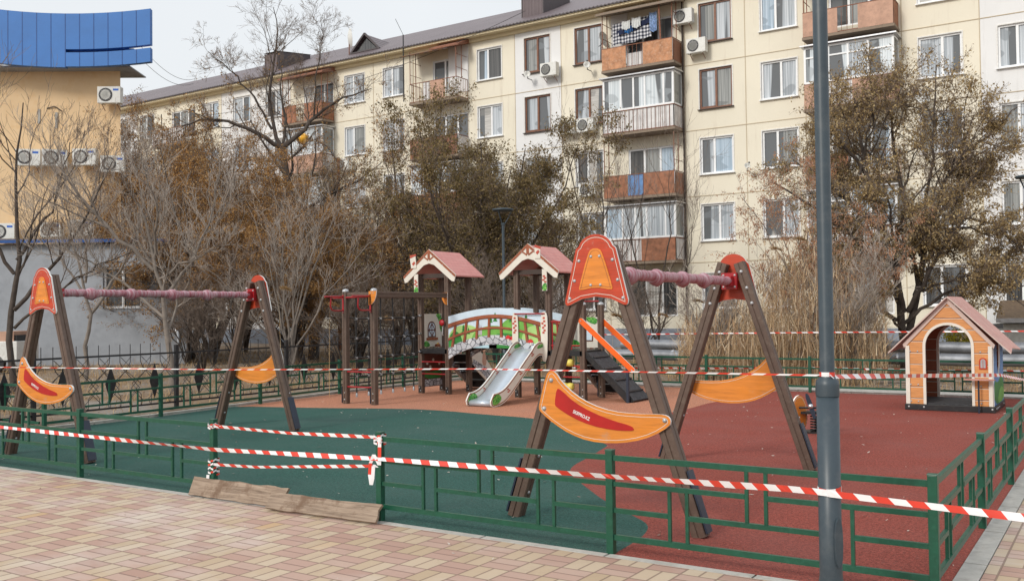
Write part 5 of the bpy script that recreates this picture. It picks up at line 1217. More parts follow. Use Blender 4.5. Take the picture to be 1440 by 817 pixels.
def oac(label, s_, z, w=.86, rz_=0):
    p = np.array([-31.08, 16.37, 0])+U*(s_+.28)+Nn*.36
    ac_unit(label, p[0], p[1], z, az+rz_, w, 'ac_blue')
oac('air conditioner high on the orange wall just below blue cornice', -.52, 9.95)
oac('leftmost air conditioner of the middle row on the orange wall', -3.55, 7.62, rz_=.2)
oac('second air conditioner from left in middle row on orange wall', -2.6, 7.6, rz_=.45)
oac('third air conditioner in the middle row on orange wall, round fan showing', -1.45, 7.62)
oac('air conditioner at the right corner of middle row on orange wall', -.42, 7.35, rz_=.15)
oac('air conditioner low at the far left just above blue annex roof edge', -4.45, 4.85)
oac('air conditioner low on orange wall above annex, right of centre', -1.55, 4.95)
oac('smaller air conditioner low on the orange wall above the annex', -2.7, 4.9, .75)
ax = thing('annex_building', 'low grey rendered annex with blue roof edge below the orange building', 'building', (-28.12, 13.77, 0), az)
b = MB(); wx0, wx1, wz0, wz1 = -.12, 1.18, 1.9, 3.33
for xa, xb, za, zb in ((-12, wx0, 0, 4.1), (wx1, 2.75, 0, 4.1), (wx0, wx1, 0, wz0), (wx0, wx1, wz1, 4.1)): b.add([(xa, 0, za), (xb, 0, za), (xb, 0, zb), (xa, 0, zb)], [(0,1,2,3)], 'grey_plaster')
b.add([(2.75, 0, 0), (.8, 2.6, 0), (.8, 2.6, 4.1), (2.75, 0, 4.1)], [(0,1,2,3)], 'grey_plaster')
b.add([(wx0, 0, wz0), (wx1, 0, wz0), (wx1, 0, wz1), (wx0, 0, wz1), (wx0, .2, wz0), (wx1, .2, wz0), (wx1, .2, wz1), (wx0, .2, wz1)], [(0,4,5,1), (1,5,6,2), (2,6,7,3), (3,7,4,0)], 'grey_plaster'); b.build('wall', ax)
b = MB(); 
for z in (wz0+.04, wz1-.04): b.box(((wx0+wx1)/2, .12, z), (wx1-wx0, .06, .08), 'pvc_white')
for x in (wx0+.04, (wx0+wx1)/2, wx1-.04): b.box((x, .12, (wz0+wz1)/2), (.08, .058, wz1-wz0-.16), 'pvc_white')
wn_ = b.build('window', ax); MB().box(((wx0+wx1)/2, .15, (wz0+wz1)/2), (wx1-wx0, .01, wz1-wz0), 'pane_dark').build('pane', wn_)
b = MB()
for i in range(10): b.beam((wx0+.06+i*.13, -.03, wz0-.02), (wx0+.06+i*.13, -.03, wz1), .009, .009, 'ac_dark', (0,1,0))
for z in (wz0, wz0+.45, wz0+.9, wz1-.02): b.beam((wx0, -.03, z), (wx1, -.03, z), .009, .009, 'ac_dark')
b.build('window_grille', wn_)
b = MB(); b.box((-4.6, -.22, 4.19), (15., .03, .11), 'blue_seam'); b.add([(-12.1, -.24, 4.25), (2.95, -.24, 4.25), (1.4, 2.9, 4.55), (-12.1, 2.9, 4.55)], [(0,1,2,3)], 'roof_edge'); b.add([(-12.1, -.21, 4.1), (2.9, -.21, 4.1), (2.9, .4, 4.1), (-12.1, .4, 4.1)], [(0,1,2,3)], 'black_plate'); b.box((-8.6, -.2, 3.93), (7., .1, .3), 'grey_plaster'); b.build('roof', ax)
MB().tube([(2.3, -.16, 1.15), (2.42, -.22, 1.15), (2.52, -.28, 1.05), (2.52, -.28, .05)], .11, 'steel', 10).build('drain_pipe', ax)
t_ = thing('trailer', 'pale pink metal trailer box parked at the far left before grey wall', 'trailer', (-28.4, 9.9, 0), az)
MB().box((0, 0, .62), (2.5, 1.4, .62), 'ply_pink' if False else 'ac_white').build('body', t_, .02); MB().box((.1, -.0, 1.02), (2.2, 1.2, .18), 'black_plate').build('opening', t_); MB().box((.9, -.0, 1.0), (.45, 1.3, .45), 'ply_pink').build('end_panel', t_)
for x in (-.7, .6): MB().lathe([(.26, -.08), (.28, 0), (.26, .08)], (x, -.62, .27), 'black_plate', 16, True, (0,1,0)).build('wheel', t_)

# ------------------------------------------------------------------ heating pipes, valve, cable
for z, y, lab in ((.66, 18.3, 'upper silver foil wrapped heating pipe running across behind the back fence'), (.42, 17.7, 'lower silver foil wrapped heating pipe nearer the back fence')):
    t_ = thing('heating_pipe', lab, 'pipe', (-2, y, 0))
    b = MB(); pts = [(-9+.9*i, .015*math.sin(i*2.3), z+.012*math.sin(i*1.7)) for i in range(22)]; b.tube(pts, .14, 'pipe_foil', 16); b.build('insulated_tube', t_)
    for i in range(7): MB().box((-8+2.8*i, 0, (z-.14)/2), (.2, .3, z-.14), 'concrete').build('pipe_support', t_)
    for i in range(6): MB().lathe([(.146, -.03), (.15, 0), (.146, .03)], (-7.2+2.8*i, 0, z), 'steel', 16, True, (1,0,0)).build('pipe_band', t_)
t_ = thing('gate_valve', 'iron gate valve with round hand wheel standing on the pipe beyond the playhouse', 'valve', (-1.62, 18.25, .78))
MB().lathe([(.07, 0), (.07, .08), (.03, .1), (.03, .34)], (0,0,0), 'steel', 10).build('stem', t_); MB().lathe([(.15, -.015), (.165, 0), (.15, .015), (.135, 0), (.15, -.015)], (-.08, -.1, .22), 'steel', 18, True, (0,-1,.1)).box((-.08, -.1, .22), (.28, .012, .02), 'steel').box((-.08, -.1, .22), (.02, .012, .28), 'steel').build('hand_wheel', t_); MB().box((.06, 0, .38), (.2, .08, .1), 'black_iron').build('actuator', t_)
def wire(label, p, q, sag, r=.012):
    P_ = [Vector(p).lerp(Vector(q), i/16)-Vector((0,0,sag*4*(i/16)*(1-i/16))) for i in range(17)]
    o = MB().tube(P_, r, 'black_iron', 4).build('overhead_wire'); tag(o, label, 'cable')
wire('upper overhead wire from orange building towards the long roof', (-31, 17.2, 12.1), (-47, 32.5, 16.2), .5)
wire('lower overhead wire from orange building towards the long roof', (-31, 17.1, 11.7), (-46, 31.6, 15.6), .5)
wire('overhead wire crossing the top right corner before white wall', (-2.6, 20, 9.6), (3., 22, 8.2), .1)
wire('long cable crossing high above the back tree', (-22, 31, 15.4), (-45, 31.5, 13.5), .8)
# yellow street light on a long arm
t_ = thing('street_lamp', 'yellow oval street lamp head on a thin arm among branches', 'street lamp', (-28.6, 25.6, 0))
MB().lathe([(.09, 0), (.07, 8.6)], (0,0,0), 'rust', 10).build('pole', t_); MB().tube([(0, 0, 8.4), (-.5, -.2, 9.15), (-1.1, -.45, 9.5)], .035, 'black_iron', 6).build('arm', t_)
MB().lathe([(.0001, -.2), (.1, -.17), (.16, 0), (.13, .16), (.05, .3), (.03, .4)], (-1.3, -.52, 9.58), 'ac_white', 14, True, (.80,.3,-.5)).build('housing', t_)
MB().lathe([(.0001, -.34), (.18, -.28), (.27, -.02), (.25, .14), (.19, .18)], (-1.45, -.75, 9.5), 'lamp_amber', 14, True, (.80,.3,-.5)).build('lamp_cover', t_)

# ------------------------------------------------------------------ vegetation
def nrm(a): return a/np.maximum(np.linalg.norm(a, axis=-1, keepdims=True), 1e-9)
def resample(pts, k):
    pts = np.asarray(pts, float); seg = np.r_[0, np.cumsum(np.linalg.norm(np.diff(pts, axis=0), axis=1))]
    t = np.linspace(0, seg[-1], k); return np.stack([np.interp(t, seg, pts[:, i]) for i in range(3)], 1)
def grow(rng, P, R, n, t0, t1, ang, ln, k=5, rr=.55, wig=.15, trop=.1, tip=.3, lenabs=None, rmin=.004, taper=.5):
    N, kp, _ = P.shape; idx = np.repeat(np.arange(N), n); M = len(idx)
    t = rng.uniform(t0, t1, M)*(kp-1); i = np.minimum(t.astype(int), kp-2); f = (t-i)[:, None]
    A = P[idx, i]; B = P[idx, i+1]; p = A*(1-f)+B*f; r0 = R[idx, i]*(1-f[:, 0])+R[idx, i+1]*f[:, 0]
    T = nrm(B-A); v = rng.normal(size=(M, 3)); v = nrm(v-(v*T).sum(1, keepdims=True)*T)
    a = np.abs(rng.normal(ang, ang*.28, M))[:, None]; d = nrm(np.cos(a)*T+np.sin(a)*v)
    L = np.linalg.norm(np.diff(P, axis=1), axis=2).sum(1)[idx]*ln if lenabs is None else np.full(M, lenabs)
    L = L*rng.uniform(.55, 1.3, M)*(1.15-taper*t/(kp-1))
    out = np.zeros((M, k, 3)); out[:, 0] = p; st = (L/(k-1))[:, None]
    for j in range(1, k):
        d = nrm(d+wig*rng.normal(size=(M, 3))+np.array([0, 0, trop])); out[:, j] = out[:, j-1]+d*st
    r0 = np.maximum(r0*rr, rmin); Rr = r0[:, None]*np.linspace(1, tip, k)[None, :]
    return out, np.maximum(Rr, rmin*.7)
def tubes(P, R, n):
    N, k, _ = P.shape; T = nrm(np.gradient(P, axis=1)); ref = nrm(np.array([.31, .17, .93])+0*T)
    a = nrm(np.cross(T, ref)); b = np.cross(a, T); th = np.arange(n)*2*PI/n
    V = P[:, :, None]+(a[:, :, None]*np.cos(th)[:, None]+b[:, :, None]*np.sin(th)[:, None])*R[:, :, None, None]
    base = (np.arange(N)*k*n)[:, None, None]; i = np.arange(k-1)[None, :, None]; j = np.arange(n)[None, None, :]; j2 = (j+1) % n
    F = np.stack([base+i*n+j, base+i*n+j2, base+(i+1)*n+j2, base+(i+1)*n+j], -1).reshape(-1, 4)
    return V.reshape(-1, 3), F
class Geo:
    def __init__(s): s.V = []; s.F = []; s.o = 0
    def add(s, V, F): s.V.append(V); s.F.append(F+s.o); s.o += len(V)
    def build(s, name, mat, parent=None, smooth=False): return npmesh(name, np.concatenate(s.V), np.concatenate(s.F), mat, parent, smooth)
def leaves(rng, P, per, size, droop=.5, spread=.05, asp=.5):
    N, k, _ = P.shape; M = N*per; idx = np.repeat(np.arange(N), per); t = rng.uniform(.25, 1, M)*(k-1); i = np.minimum(t.astype(int), k-2); f = (t-i)[:, None]
    p = P[idx, i]*(1-f)+P[idx, i+1]*f+rng.normal(size=(M, 3))*spread
    d = nrm(rng.normal(size=(M, 3))+np.array([0, 0, -droop*2])); w = nrm(np.cross(d, rng.normal(size=(M, 3)))); s_ = size*rng.uniform(.55, 1.3, M)[:, None]
    V = np.stack([p, p+d*s_*.45+w*s_*asp*.5, p+d*s_, p+d*s_*.5-w*s_*asp*.5], 1).reshape(-1, 3)
    return V, np.arange(M*4).reshape(-1, 4)
def make_tree(name, label, x, y, stems, levels, leaf=None, bark='bark_dark', twig='twig_brown', seed=1, group=None, cat='tree', env=None, leaf_top=None, depthmul=1.):
    """stems: list of (list of (lateral, depth, height), r0, r1). levels: dicts for grow()"""
    rng = np.random.default_rng(seed); root = thing(name, label, cat, (x, y, 0), 0, group)
    g = Geo(); tw = Geo(); lf = Geo(); P = []; R = []
    for pts, r0, r1 in stems:
        q = np.array([SIDE*a+AWAY*d*depthmul+np.array([0, 0, z]) for a, d, z in pts]); q = resample(q, 12); q[1:-1] += rng.normal(size=(10, 3))*.03
        P.append(q); R.append(np.linspace(r0, r1, 12))
    P = np.array(P); R = np.array(R); g.add(*tubes(P, R, 8)); allP = [P]
    cur = (P, R)
    for li, lv in enumerate(levels):
        lv = dict(lv); lf_n = lv.pop('leaf', 0); thin = lv.pop('twig', li > 0); sides = lv.pop('sides', 4 if li == 0 else 3)
        P, R = grow(rng, *cur, **lv)
        if env is not None:
            c, rad_ = env; e = (((P[:, -1]-np.array(c))/np.array(rad_))**2).sum(1); keep = (e < rng.uniform(.7, 1.25, len(e))) & (P[:, -1, 2] > .25); P, R = P[keep], R[keep]
        (tw if thin else g).add(*tubes(P, R, sides)); cur = (P, R)
        if leaf and lf_n:
            Q = P if leaf_top is None else P[P[:, -1, 2] < leaf_top+rng.normal(0, 1.1, len(P))]
            lf.add(*leaves(rng, Q, lf_n, leaf[1], *leaf[2:]))
    g.build('trunk', bark, root, True)
    if tw.V: tw.build('branches', twig, root)
    if lf.V: lf.build('foliage', leaf[0], root)
    return root
def px_lat(px, d): return (px-720)/FPX*d
# big tree at right
D = 24; lat = px_lat(1270, D); x, y = spot(lat, D)
make_tree('leafy_tree', 'large tree with dense dry brown leaves standing behind the playhouse', x, y,
    [([(0,0,0), (0,0,.9), (-.12,0,2.2), (-.5,.1,4.0), (-.9,.2,5.8), (-1.1,.1,7.0)], .115, .02), ([(.05,0,0), (.15,0,1.0), (.4,0,2.2), (.78,-.2,4.0), (1.2,-.3,5.2), (1.75,-.3,6.4)], .11, .02),
     ([(-.1,0,1.7), (-.7,-.4,2.7), (-1.9,-.6,3.8), (-3.4,-.7,4.7)], .07, .02), ([(0,0,1.2), (-.8,.2,1.7), (-1.9,.3,2.1), (-2.9,.3,2.2)], .05, .015), ([(0,0,1.2), (.9,-.2,1.9), (1.9,-.3,2.2), (2.9,-.3,2.1)], .05, .015), ([(.9,-.3,3.9), (1.9,-.9,3.6), (2.8,-1.1,2.6)], .04, .012), ([(0,0,1.0), (-.9,-.7,1.6), (-1.9,-1.1,1.5)], .04, .012), ([(.3,0,2.), (1.5,-1.2,2.5), (2.2,-1.6,1.6)], .04, .012), ([(-1,.1,5.), (-.6,.1,6.6), (-.7,.1,8.0)], .04, .01), ([(-.8,.2,5.), (-1.6,.2,6.1), (-2.1,.2,7.2)], .05, .012), ([(1.2,-.3,5.2), (2.3,-.3,6.0), (2.9,-.2,6.6)], .05, .012), ([(.5,.1,3.5), (.6,-.5,5.5), (.7,-.6,7.6)], .05, .012), ([(.3,0,1.9), (.9,.4,3.1), (1.7,.5,3.7), (2.5,.4,3.4)], .07, .02), ([(-.5,.1,3.6), (-1.5,1.0,4.9), (-2.3,1.4,5.6)], .07, .02),
     ([(.5,0,2.9), (.3,.6,4.6), (.2,.9,6.2), (0,1.,7.4)], .08, .02), ([(.9,-.2,4.), (1.9,.2,4.7), (2.6,.4,5.4)], .06, .02), ([(-.2,0,2.4), (-1.2,.3,3.2), (-2.2,.4,3.2)], .06, .02), ([(.1,0,1.5), (.5,-.7,2.7), (1.0,-1.3,3.8)], .07, .02), ([(0,0,1.5), (-.5,-.8,2.9), (-.9,-1.4,4.2)], .07, .02)],
    [dict(n=11, t0=.3, t1=.98, ang=.8, ln=.42, k=6, rr=.55, wig=.18, trop=.08, twig=False), dict(n=8, t0=.2, t1=1, ang=.75, ln=.55, k=5, rr=.55, wig=.2, trop=.05, leaf=2), dict(n=6, t0=.1, t1=1, ang=.6, ln=.62, k=4, rr=.6, wig=.22, trop=.03, leaf=3), dict(n=3, t0=.2, t1=1, ang=.6, ln=.8, k=3, rr=.6, wig=.2, trop=-.04, leaf=2)],
    ('leaf_brown', .07, .5, .045, .5), seed=7, env=((-.15, 0, 4.3), (3.9, 3.0, 4.1)))
# tall dark tree, left of centre, mostly bare at the top
D = 34; x, y = spot(px_lat(440, D), D)
T1S = [([(.85,0,0), (.83,0,1.2), (.78,0,2.7), (.50,0,4.2), (.37,0,4.8), (.21,0,5.2), (-.07,0,6.4), (-.22,0,7.6)], .21, .12), ([(-.22,0,7.6), (-.95,-.2,8.05), (-1.9,-.4,8.5), (-2.8,-.6,8.6), (-3.6,-.7,8.3)], .11, .025),
    ([(-.22,0,7.6), (-.5,.1,8.15), (-.66,.2,9.05), (-.7,.1,9.7), (-.45,0,10.9), (-.35,0,11.9), (-.5,0,12.7)], .10, .015), ([(-.6,.1,8.3), (-1.1,-.3,9.4), (-1.8,-.6,10.2), (-2.6,-.8,10.9)], .06, .012),
    ([(-.22,0,7.6), (.3,.2,8.1), (.85,.4,8.8), (1.8,.6,9.5), (2.9,.8,9.9)], .12, .02), ([(-.22,0,7.5), (-.2,.5,8.7), (-.5,.9,10.), (-.4,1.,11.2)], .08, .014), ([(.85,.4,8.8), (1.0,.1,10.1), (1.3,-.1,11.6), (1.2,0,12.3)], .045, .01),
    ([(-.3,0,4.5), (-1.4,-.4,5.2), (-2.9,-.6,6.1), (-3.9,-.8,7.0)], .10, .02), ([(-.1,0,3.0), (-1.5,.2,3.6), (-3.0,.3,4.2), (-4.6,.2,5.0)], .10, .02), ([(-.4,0,5.0), (1.0,.4,5.7), (2.3,.6,6.4), (3.3,.4,7.1)], .09, .02), ([(0,0,2.2), (1.3,.3,3.3), (2.6,.4,4.2), (3.5,.3,5.0)], .08, .02), ([(0,0,2.), (-.9,-.8,3.1), (-2.,-1.5,4.)], .07, .02)]
T1S = [([(a-.85 if k else a-.85+(.0 if z > 6.5 else .75-.11*z), d, z) for k, (a, d, z) in enumerate(p)], r0*(.8 if i else 1), r1*.8) for i, (p, r0, r1) in enumerate(T1S)]
T1S = [([(a+.0, d, z) for a, d, z in p], r0, r1) for p, r0, r1 in T1S]
T1S[0] = ([(0,0,0), (-.02,0,1.2), (-.07,0,2.7), (-.35,0,4.2), (-.48,0,4.8), (-.64,0,5.2), (-.92,0,6.4), (-1.07,0,7.6)], .21, .12)
make_tree('dark_tree', 'tall dark forked tree rising above the roof, crown bare at the top', x, y, T1S,
    [dict(n=9, t0=.3, t1=.98, ang=.75, ln=.40, k=6, rr=.45, wig=.2, trop=.12, twig=False), dict(n=7, t0=.15, t1=1, ang=.7, ln=.5, k=5, rr=.55, wig=.2, trop=.1), dict(n=6, t0=.1, t1=1, ang=.6, ln=.6, k=4, rr=.6, wig=.2, trop=.08, leaf=2), dict(n=3, t0=.2, t1=1, ang=.55, ln=.7, k=3, rr=.6, wig=.2, trop=.05, leaf=1)],
    ('leaf_orange', .085, .4, .05, .5), seed=21, leaf_top=9.0)
def bushy(seed, name, label, px, D, W_, H_, z0, leafm, lsize, per, nst=7, bark='bark_dark', twig='twig_brown', dens=(9, 7, 5, 2), trop=.1, group=None, r=.09, trunkh=1.2, cat='tree'):
    rr_ = random.Random(seed); st = []
    for i in range(nst):
        a = 2*PI*(i+rr_.random()*.6)/nst; ra = rr_.uniform(.45, 1.)*W_; h = H_*rr_.uniform(.62, 1.)*(1-.25*ra/W_)
        st.append(([(0,0,0), (.1*math.cos(a), .1*math.sin(a), trunkh*rr_.uniform(.3, 1)), (ra*.4*math.cos(a), ra*.4*math.sin(a), trunkh+(h-trunkh)*.38), (ra*.75*math.cos(a), ra*.75*math.sin(a), trunkh+(h-trunkh)*.72), (ra*math.cos(a)*.9, ra*math.sin(a)*.9, h)], r*rr_.uniform(.7, 1), .014))
    x, y = spot(px_lat(px, D), D)
    lv = [dict(n=dens[0], t0=.22, t1=.98, ang=.75, ln=.36, k=6, rr=.5, wig=.2, trop=trop, twig=False), dict(n=dens[1], t0=.15, t1=1, ang=.7, ln=.5, k=5, rr=.55, wig=.22, trop=trop, leaf=per[0]), dict(n=dens[2], t0=.1, t1=1, ang=.65, ln=.55, k=4, rr=.6, wig=.25, trop=trop*.5, leaf=per[1])]
    if dens[3]: lv.append(dict(n=dens[3], t0=.2, t1=1, ang=.6, ln=.6, k=3, rr=.6, wig=.2, trop=0, leaf=per[2]))
    return make_tree(name, label, x, y, st, lv, (leafm, lsize*.82, .5, .06, .5) if leafm else None, bark, twig, seed, group, cat)
bushy(31, 'leafy_tree', 'dense olive brown tree directly behind the two play towers', 672, 30, 3.7, 9.0, 0, 'leaf_olive', .10, (1, 3, 3), 11, dens=(10, 8, 7, 3))
bushy(32, 'leafy_tree', 'slimmer tree with sparse rusty leaves left of the play towers', 585, 31, 2.1, 9.3, 0, 'leaf_orange', .09, (0, 1, 1), 7, dens=(9, 7, 5, 3), r=.07)
t33 = bushy(33, 'leafy_tree', 'rusty orange leaved tree right of the orange building', 300, 32, 3.5, 8.6, 0, 'leaf_orange', .09, (0, 4, 3), 10, dens=(10, 8, 6, 3))
t34 = bushy(34, 'leafy_tree', 'brown thicket tree against the long facade above the left swing bar', 225, 38, 3.6, 11.2, 0, 'leaf_orange', .085, (0, 2, 2), 10, dens=(10, 8, 6, 3))
t35 = bushy(35, 'leafy_tree', 'brown tree behind the climbing net posts', 500, 36, 3.2, 8.2, 0, 'leaf_brown', .085, (0, 1, 1), 9, dens=(10, 8, 6, 3))
bushy(36, 'leafy_tree', 'low brown leaved tree in front of the white wall strip', 752, 33, 2.3, 7.0, 0, 'leaf_brown', .09, (0, 2, 2), 8, dens=(9, 8, 6, 3))
for src, px_, D_, sc, rz_, lab in ((t33, 405, 30, .78, 2.1, 'low rusty leaved tree in front of the forked tree trunk'), (t33, 205, 34, .82, 4.0, 'low rusty leaved tree just right of the orange wall corner'), (t34, 345, 42, 1.0, 1.2, 'brown twiggy tree close to the facade left of the forked trunk'), (t35, 440, 41, 1.05, 3.0, 'brown twiggy tree close to the facade right of the forked trunk'), (t35, 560, 38, .9, 5.0, 'brown tree close to the facade behind slimmer rusty tree'), (t34, 270, 33, .62, 2.6, 'twiggy brown tree behind the corner of grey annex'), (t34, 232, 40, 1.12, 2.2, 'tall twiggy tree before the facade next to the orange building corner'), (t35, 620, 39, 1.0, 1.7, 'brown tree close to the facade behind the dense olive tree'), (t33, 505, 31, .62, 0.6, 'small rusty leaved tree above the climbing net beams')):
    c = copy_tree(src); x, y = spot(px_lat(px_, D_), D_); c.location = (x, y, 0); c.rotation_euler = (0, 0, rz_); c.scale = (sc, sc, sc); c['label'] = lab; c['group'] = 'brown trees between playground and long building'
for c in (t33, t34, t35): c['group'] = 'brown trees between playground and long building'
# bare light trees on the left
def bare(seed, name, label, px, D, st, dens, bark='bark_grey', twig='twig_pale', trop=.3, ang=.6, group=None, cat='bare tree', lens=(.5, .55, .5)):
    x, y = spot(px_lat(px, D), D)
    lv = [dict(n=dens[0], t0=.3, t1=.98, ang=ang, ln=lens[0], k=8, rr=.5, wig=.17, trop=trop*.5, twig=False), dict(n=dens[1], t0=.15, t1=.95, ang=ang, ln=lens[1], k=7, rr=.5, wig=.20, trop=trop*.6, rmin=.005), dict(n=dens[2], t0=.15, t1=.95, ang=ang, ln=lens[2], k=5, rr=.6, wig=.20, trop=trop*.5, rmin=.004)]
    return make_tree(name, label, x, y, st, lv, None, bark, twig, seed, group, cat)
bare(41, 'bare_tree', 'bare grey tree with arching branches in front of the grey annex window', 243, 20, [([(0,0,0), (-.02,0,.6), (-.12,0,1.5), (-.42,0,2.9), (-.75,.1,4.0)], .075, .02), ([(-.4,0,2.6), (-1.1,-.2,3.3), (-1.9,-.3,4.2), (-2.4,-.2,5.3)], .045, .012), ([(-.2,0,2.0), (.4,.2,2.9), (.8,.3,3.9), (.9,.3,5.)], .04, .010), ([(-.1,0,1.5), (-.9,.3,2.2), (-1.8,.5,2.7), (-2.7,.5,3.2)], .035, .008), ([(-.4,0,2.8), (-.1,-.5,3.7), (-.3,-.9,4.9)], .035, .009), ([(-.3,0,2.4), (.5,-.4,2.8), (1.3,-.7,3.0)], .03, .008)], (9, 8, 5))
bare(42, 'bare_tree', 'bare tree at the left edge with thin upright shoots over orange wall', 20, 21, [([(0,0,0), (-.1,0,1.5), (.1,0,3.0), (0,0,4.6), (.2,0,6.4)], .08, .012), ([(0,0,1.8), (.9,.1,2.9), (1.6,.2,4.0), (2.1,.2,5.1)], .05, .009), ([(0,0,2.6), (-.8,-.3,4.0), (-1.2,-.4,5.6)], .045, .009), ([(.05,0,2.9), (.7,.4,4.1), (1.0,.5,5.6)], .04, .009), ([(0,0,1.4), (.9,-.3,2.1), (2.0,-.5,2.7), (3.,-.5,3.1)], .035, .007)], (8, 8, 5), 'bark_dark', 'twig_brown', trop=.35)
bare(43, 'bare_tree', 'thin bare tree behind the left swing leaning over the annex roof', 120, 24, [([(0,0,0), (.1,0,1.8), (-.2,0,3.2), (-.6,0,4.6)], .06, .012), ([(.05,0,1.6), (.8,.2,2.8), (1.3,.3,4.0), (1.5,.3,5.2)], .04, .008), ([(0,0,2.2), (-.9,.2,3.3), (-1.7,.3,4.0)], .035, .008), ([(0,0,2.5), (.3,-.4,3.9), (.6,-.5,5.4)], .035, .008)], (8, 7, 5), 'bark_grey', 'twig_pale', trop=.3)
def stems_fan(seed, n, W_, H_, lean=0, r=.03):
    rr_ = random.Random(seed); out = []
    for i in range(n):
        a = rr_.uniform(0, 2*PI); ra = W_*rr_.uniform(.2, 1); h = H_*rr_.uniform(.55, 1); c, s_ = math.cos(a)*ra+lean*h, math.sin(a)*ra*.6
        out.append(([(0,0,0), (c*.12, s_*.12, h*.25), (c*.40, s_*.4, h*.55), (c*.75, s_*.75, h*.82), (c*1.05, s_*1.05, h*.97)], r*rr_.uniform(.6, 1), .006))
    return out
bare(44, 'bare_shrub', 'pale bare shrub fanning out between the left swing and climbing net', 405, 24, stems_fan(44, 10, 2.8, 4.9, .08, .045), (7, 5, 4), trop=.22, cat='shrub', lens=(.45, .5, .5))
S1 = bare(45, 'bare_shrub', 'grey brown bare shrub under the dark forked tree', 330, 28, stems_fan(45, 14, 2.0, 3.6, 0, .035), (7, 7, 5), 'bark_dark', 'twig_brown', trop=.15, group='bare shrubs beneath the trees', cat='shrub', lens=(.45, .5, .5))
for i, (px_, D_, sc, lab) in enumerate(((480, 27, .9, 'grey brown bare shrub behind the ladder posts of climbing net'), (555, 29, .8, 'grey brown bare shrub left of the left play tower'), (700, 27, .85, 'grey brown bare shrub seen through the gap between the towers'), (790, 27, .95, 'grey brown bare shrub seen behind the right play tower roof'), (420, 32, 1.05, 'grey brown bare shrub at the foot of forked tree'), (262, 31, .95, 'grey brown bare shrub at the corner of grey annex'), (640, 34, 1.1, 'grey brown bare shrub deep behind the painted bridge'), (905, 30, .8, 'grey brown bare shrub before ground floor window between swing legs'), (285, 27, .7, 'grey brown bare shrub just right of the grey annex wall'))):
    c = copy_tree(S1); x, y = spot(px_lat(px_, D_), D_); c.location = (x, y, 0); c.rotation_euler = (0, 0, 1.3*i+.7); c.scale = (sc, sc, sc*(.9+.07*(i % 3))); c['label'] = lab
bare(46, 'bare_sapling', 'slender dark sapling in front of air conditioners left of the balcony stack', 838, 37, [([(0,0,0), (.05,0,2.), (-.3,0,4.2), (-.75,0,6.4), (-1.2,0,8.2)], .06, .012), ([(0,0,1.8), (.3,.1,3.6), (.35,.1,5.6), (.25,.1,7.8)], .05, .010), ([(0,0,1.5), (.7,0,3.), (1.5,0,4.6), (1.9,0,6.2)], .04, .01)], (8, 5, 3), 'bark_dark', 'twig_brown', trop=.4, ang=.45, cat='tree')
bare(47, 'bare_sapling', 'slender sapling growing in front of the lower balconies', 925, 35, [([(0,0,0), (-.3,0,1.8), (-.9,0,3.8), (-1.2,0,6.0)], .045, .01), ([(0,0,.4), (.1,0,2.4), (.5,0,4.4), (.5,0,6.8)], .045, .008), ([(0,0,.6), (.5,0,2.2), (1.2,0,3.4), (1.4,0,5)], .035, .008), ([(0,0,1.), (-.7,.2,2.4), (-1.9,.2,3.4)], .03, .008)], (9, 6, 4), 'bark_dark', 'twig_brown', trop=.35, ang=.5, cat='tree')
# bush with hanging red-brown seed bunches in the reeds
D = 21.5; x, y = spot(px_lat(1150, D), D)
rt = make_tree('seed_bush', 'tall bush with hanging red brown seed bunches behind the near lamp post', x, y, stems_fan(51, 13, 1.7, 4.3, 0, .03),
    [dict(n=7, t0=.35, t1=1, ang=.6, ln=.4, k=6, rr=.5, wig=.15, trop=.1, twig=False), dict(n=5, t0=.3, t1=1, ang=.6, ln=.5, k=5, rr=.5, wig=.15, trop=-.05, leaf=8), dict(n=3, t0=.3, t1=1, ang=.5, ln=.5, k=4, rr=.6, wig=.2, trop=-.35, leaf=6)],
    ('seed_bunch', .055, 1.2, .035, .4), 'bark_grey', 'twig_pale', 52, cat='bush')
bare(55, 'bare_shrub', 'twiggy grey bush standing among the reeds beside near lamp post', 1195, 20.5, stems_fan(56, 14, 1.3, 2.9, 0, .02), (7, 6, 5), 'bark_grey', 'twig_pale', trop=.2, cat='shrub', lens=(.45, .5, .5))
bare(57, 'bare_shrub', 'twiggy grey bush at the left side of the reeds', 1000, 21, stems_fan(58, 12, 1.2, 2.4, 0, .02), (7, 6, 4), 'bark_grey', 'twig_pale', trop=.2, cat='shrub', lens=(.45, .5, .5))
bush = bushy(53, 'small_bush', 'small yellow green bush seen through the playhouse doorway', 1352, 25.5, .45, 1.15, 0, 'leaf_yellow', .09, (2, 3, 0), 7, dens=(6, 6, 4, 0), r=.012, trunkh=.15, cat='bush')
# reed bed
def blades(rng, p, h, wid, bend, segs=4, lean=.15):
    """curved tapering blades: p (N,3) bases"""
    N = len(p); az_ = rng.uniform(0, 2*PI, N); dirv = np.stack([np.cos(az_), np.sin(az_), 0*az_], 1); side = np.stack([-np.sin(az_), np.cos(az_), 0*az_], 1)
    t = np.linspace(0, 1, segs+1)
    C = p[:, None]+dirv[:, None]*(h*bend)[:, None, None]*(t**2)[None, :, None]+dirv[:, None]*(h*lean*rng.uniform(-1, 1, N))[:, None, None]*t[None, :, None]+np.array([0, 0, 1.])*h[:, None, None]*(t-.35*bend[:, None]*t**3)[:, :, None]
    w_ = (wid[:, None]*(1-t**1.5*.92)[None, :])[:, :, None]*side[:, None]
    V = np.stack([C-w_, C+w_], 2).reshape(-1, 3); k = segs+1; base = (np.arange(N)*k*2)[:, None]; i = np.arange(segs)[None, :]
    F = np.stack([base+2*i, base+2*i+1, base+2*i+3, base+2*i+2], -1).reshape(-1, 4); return V, F
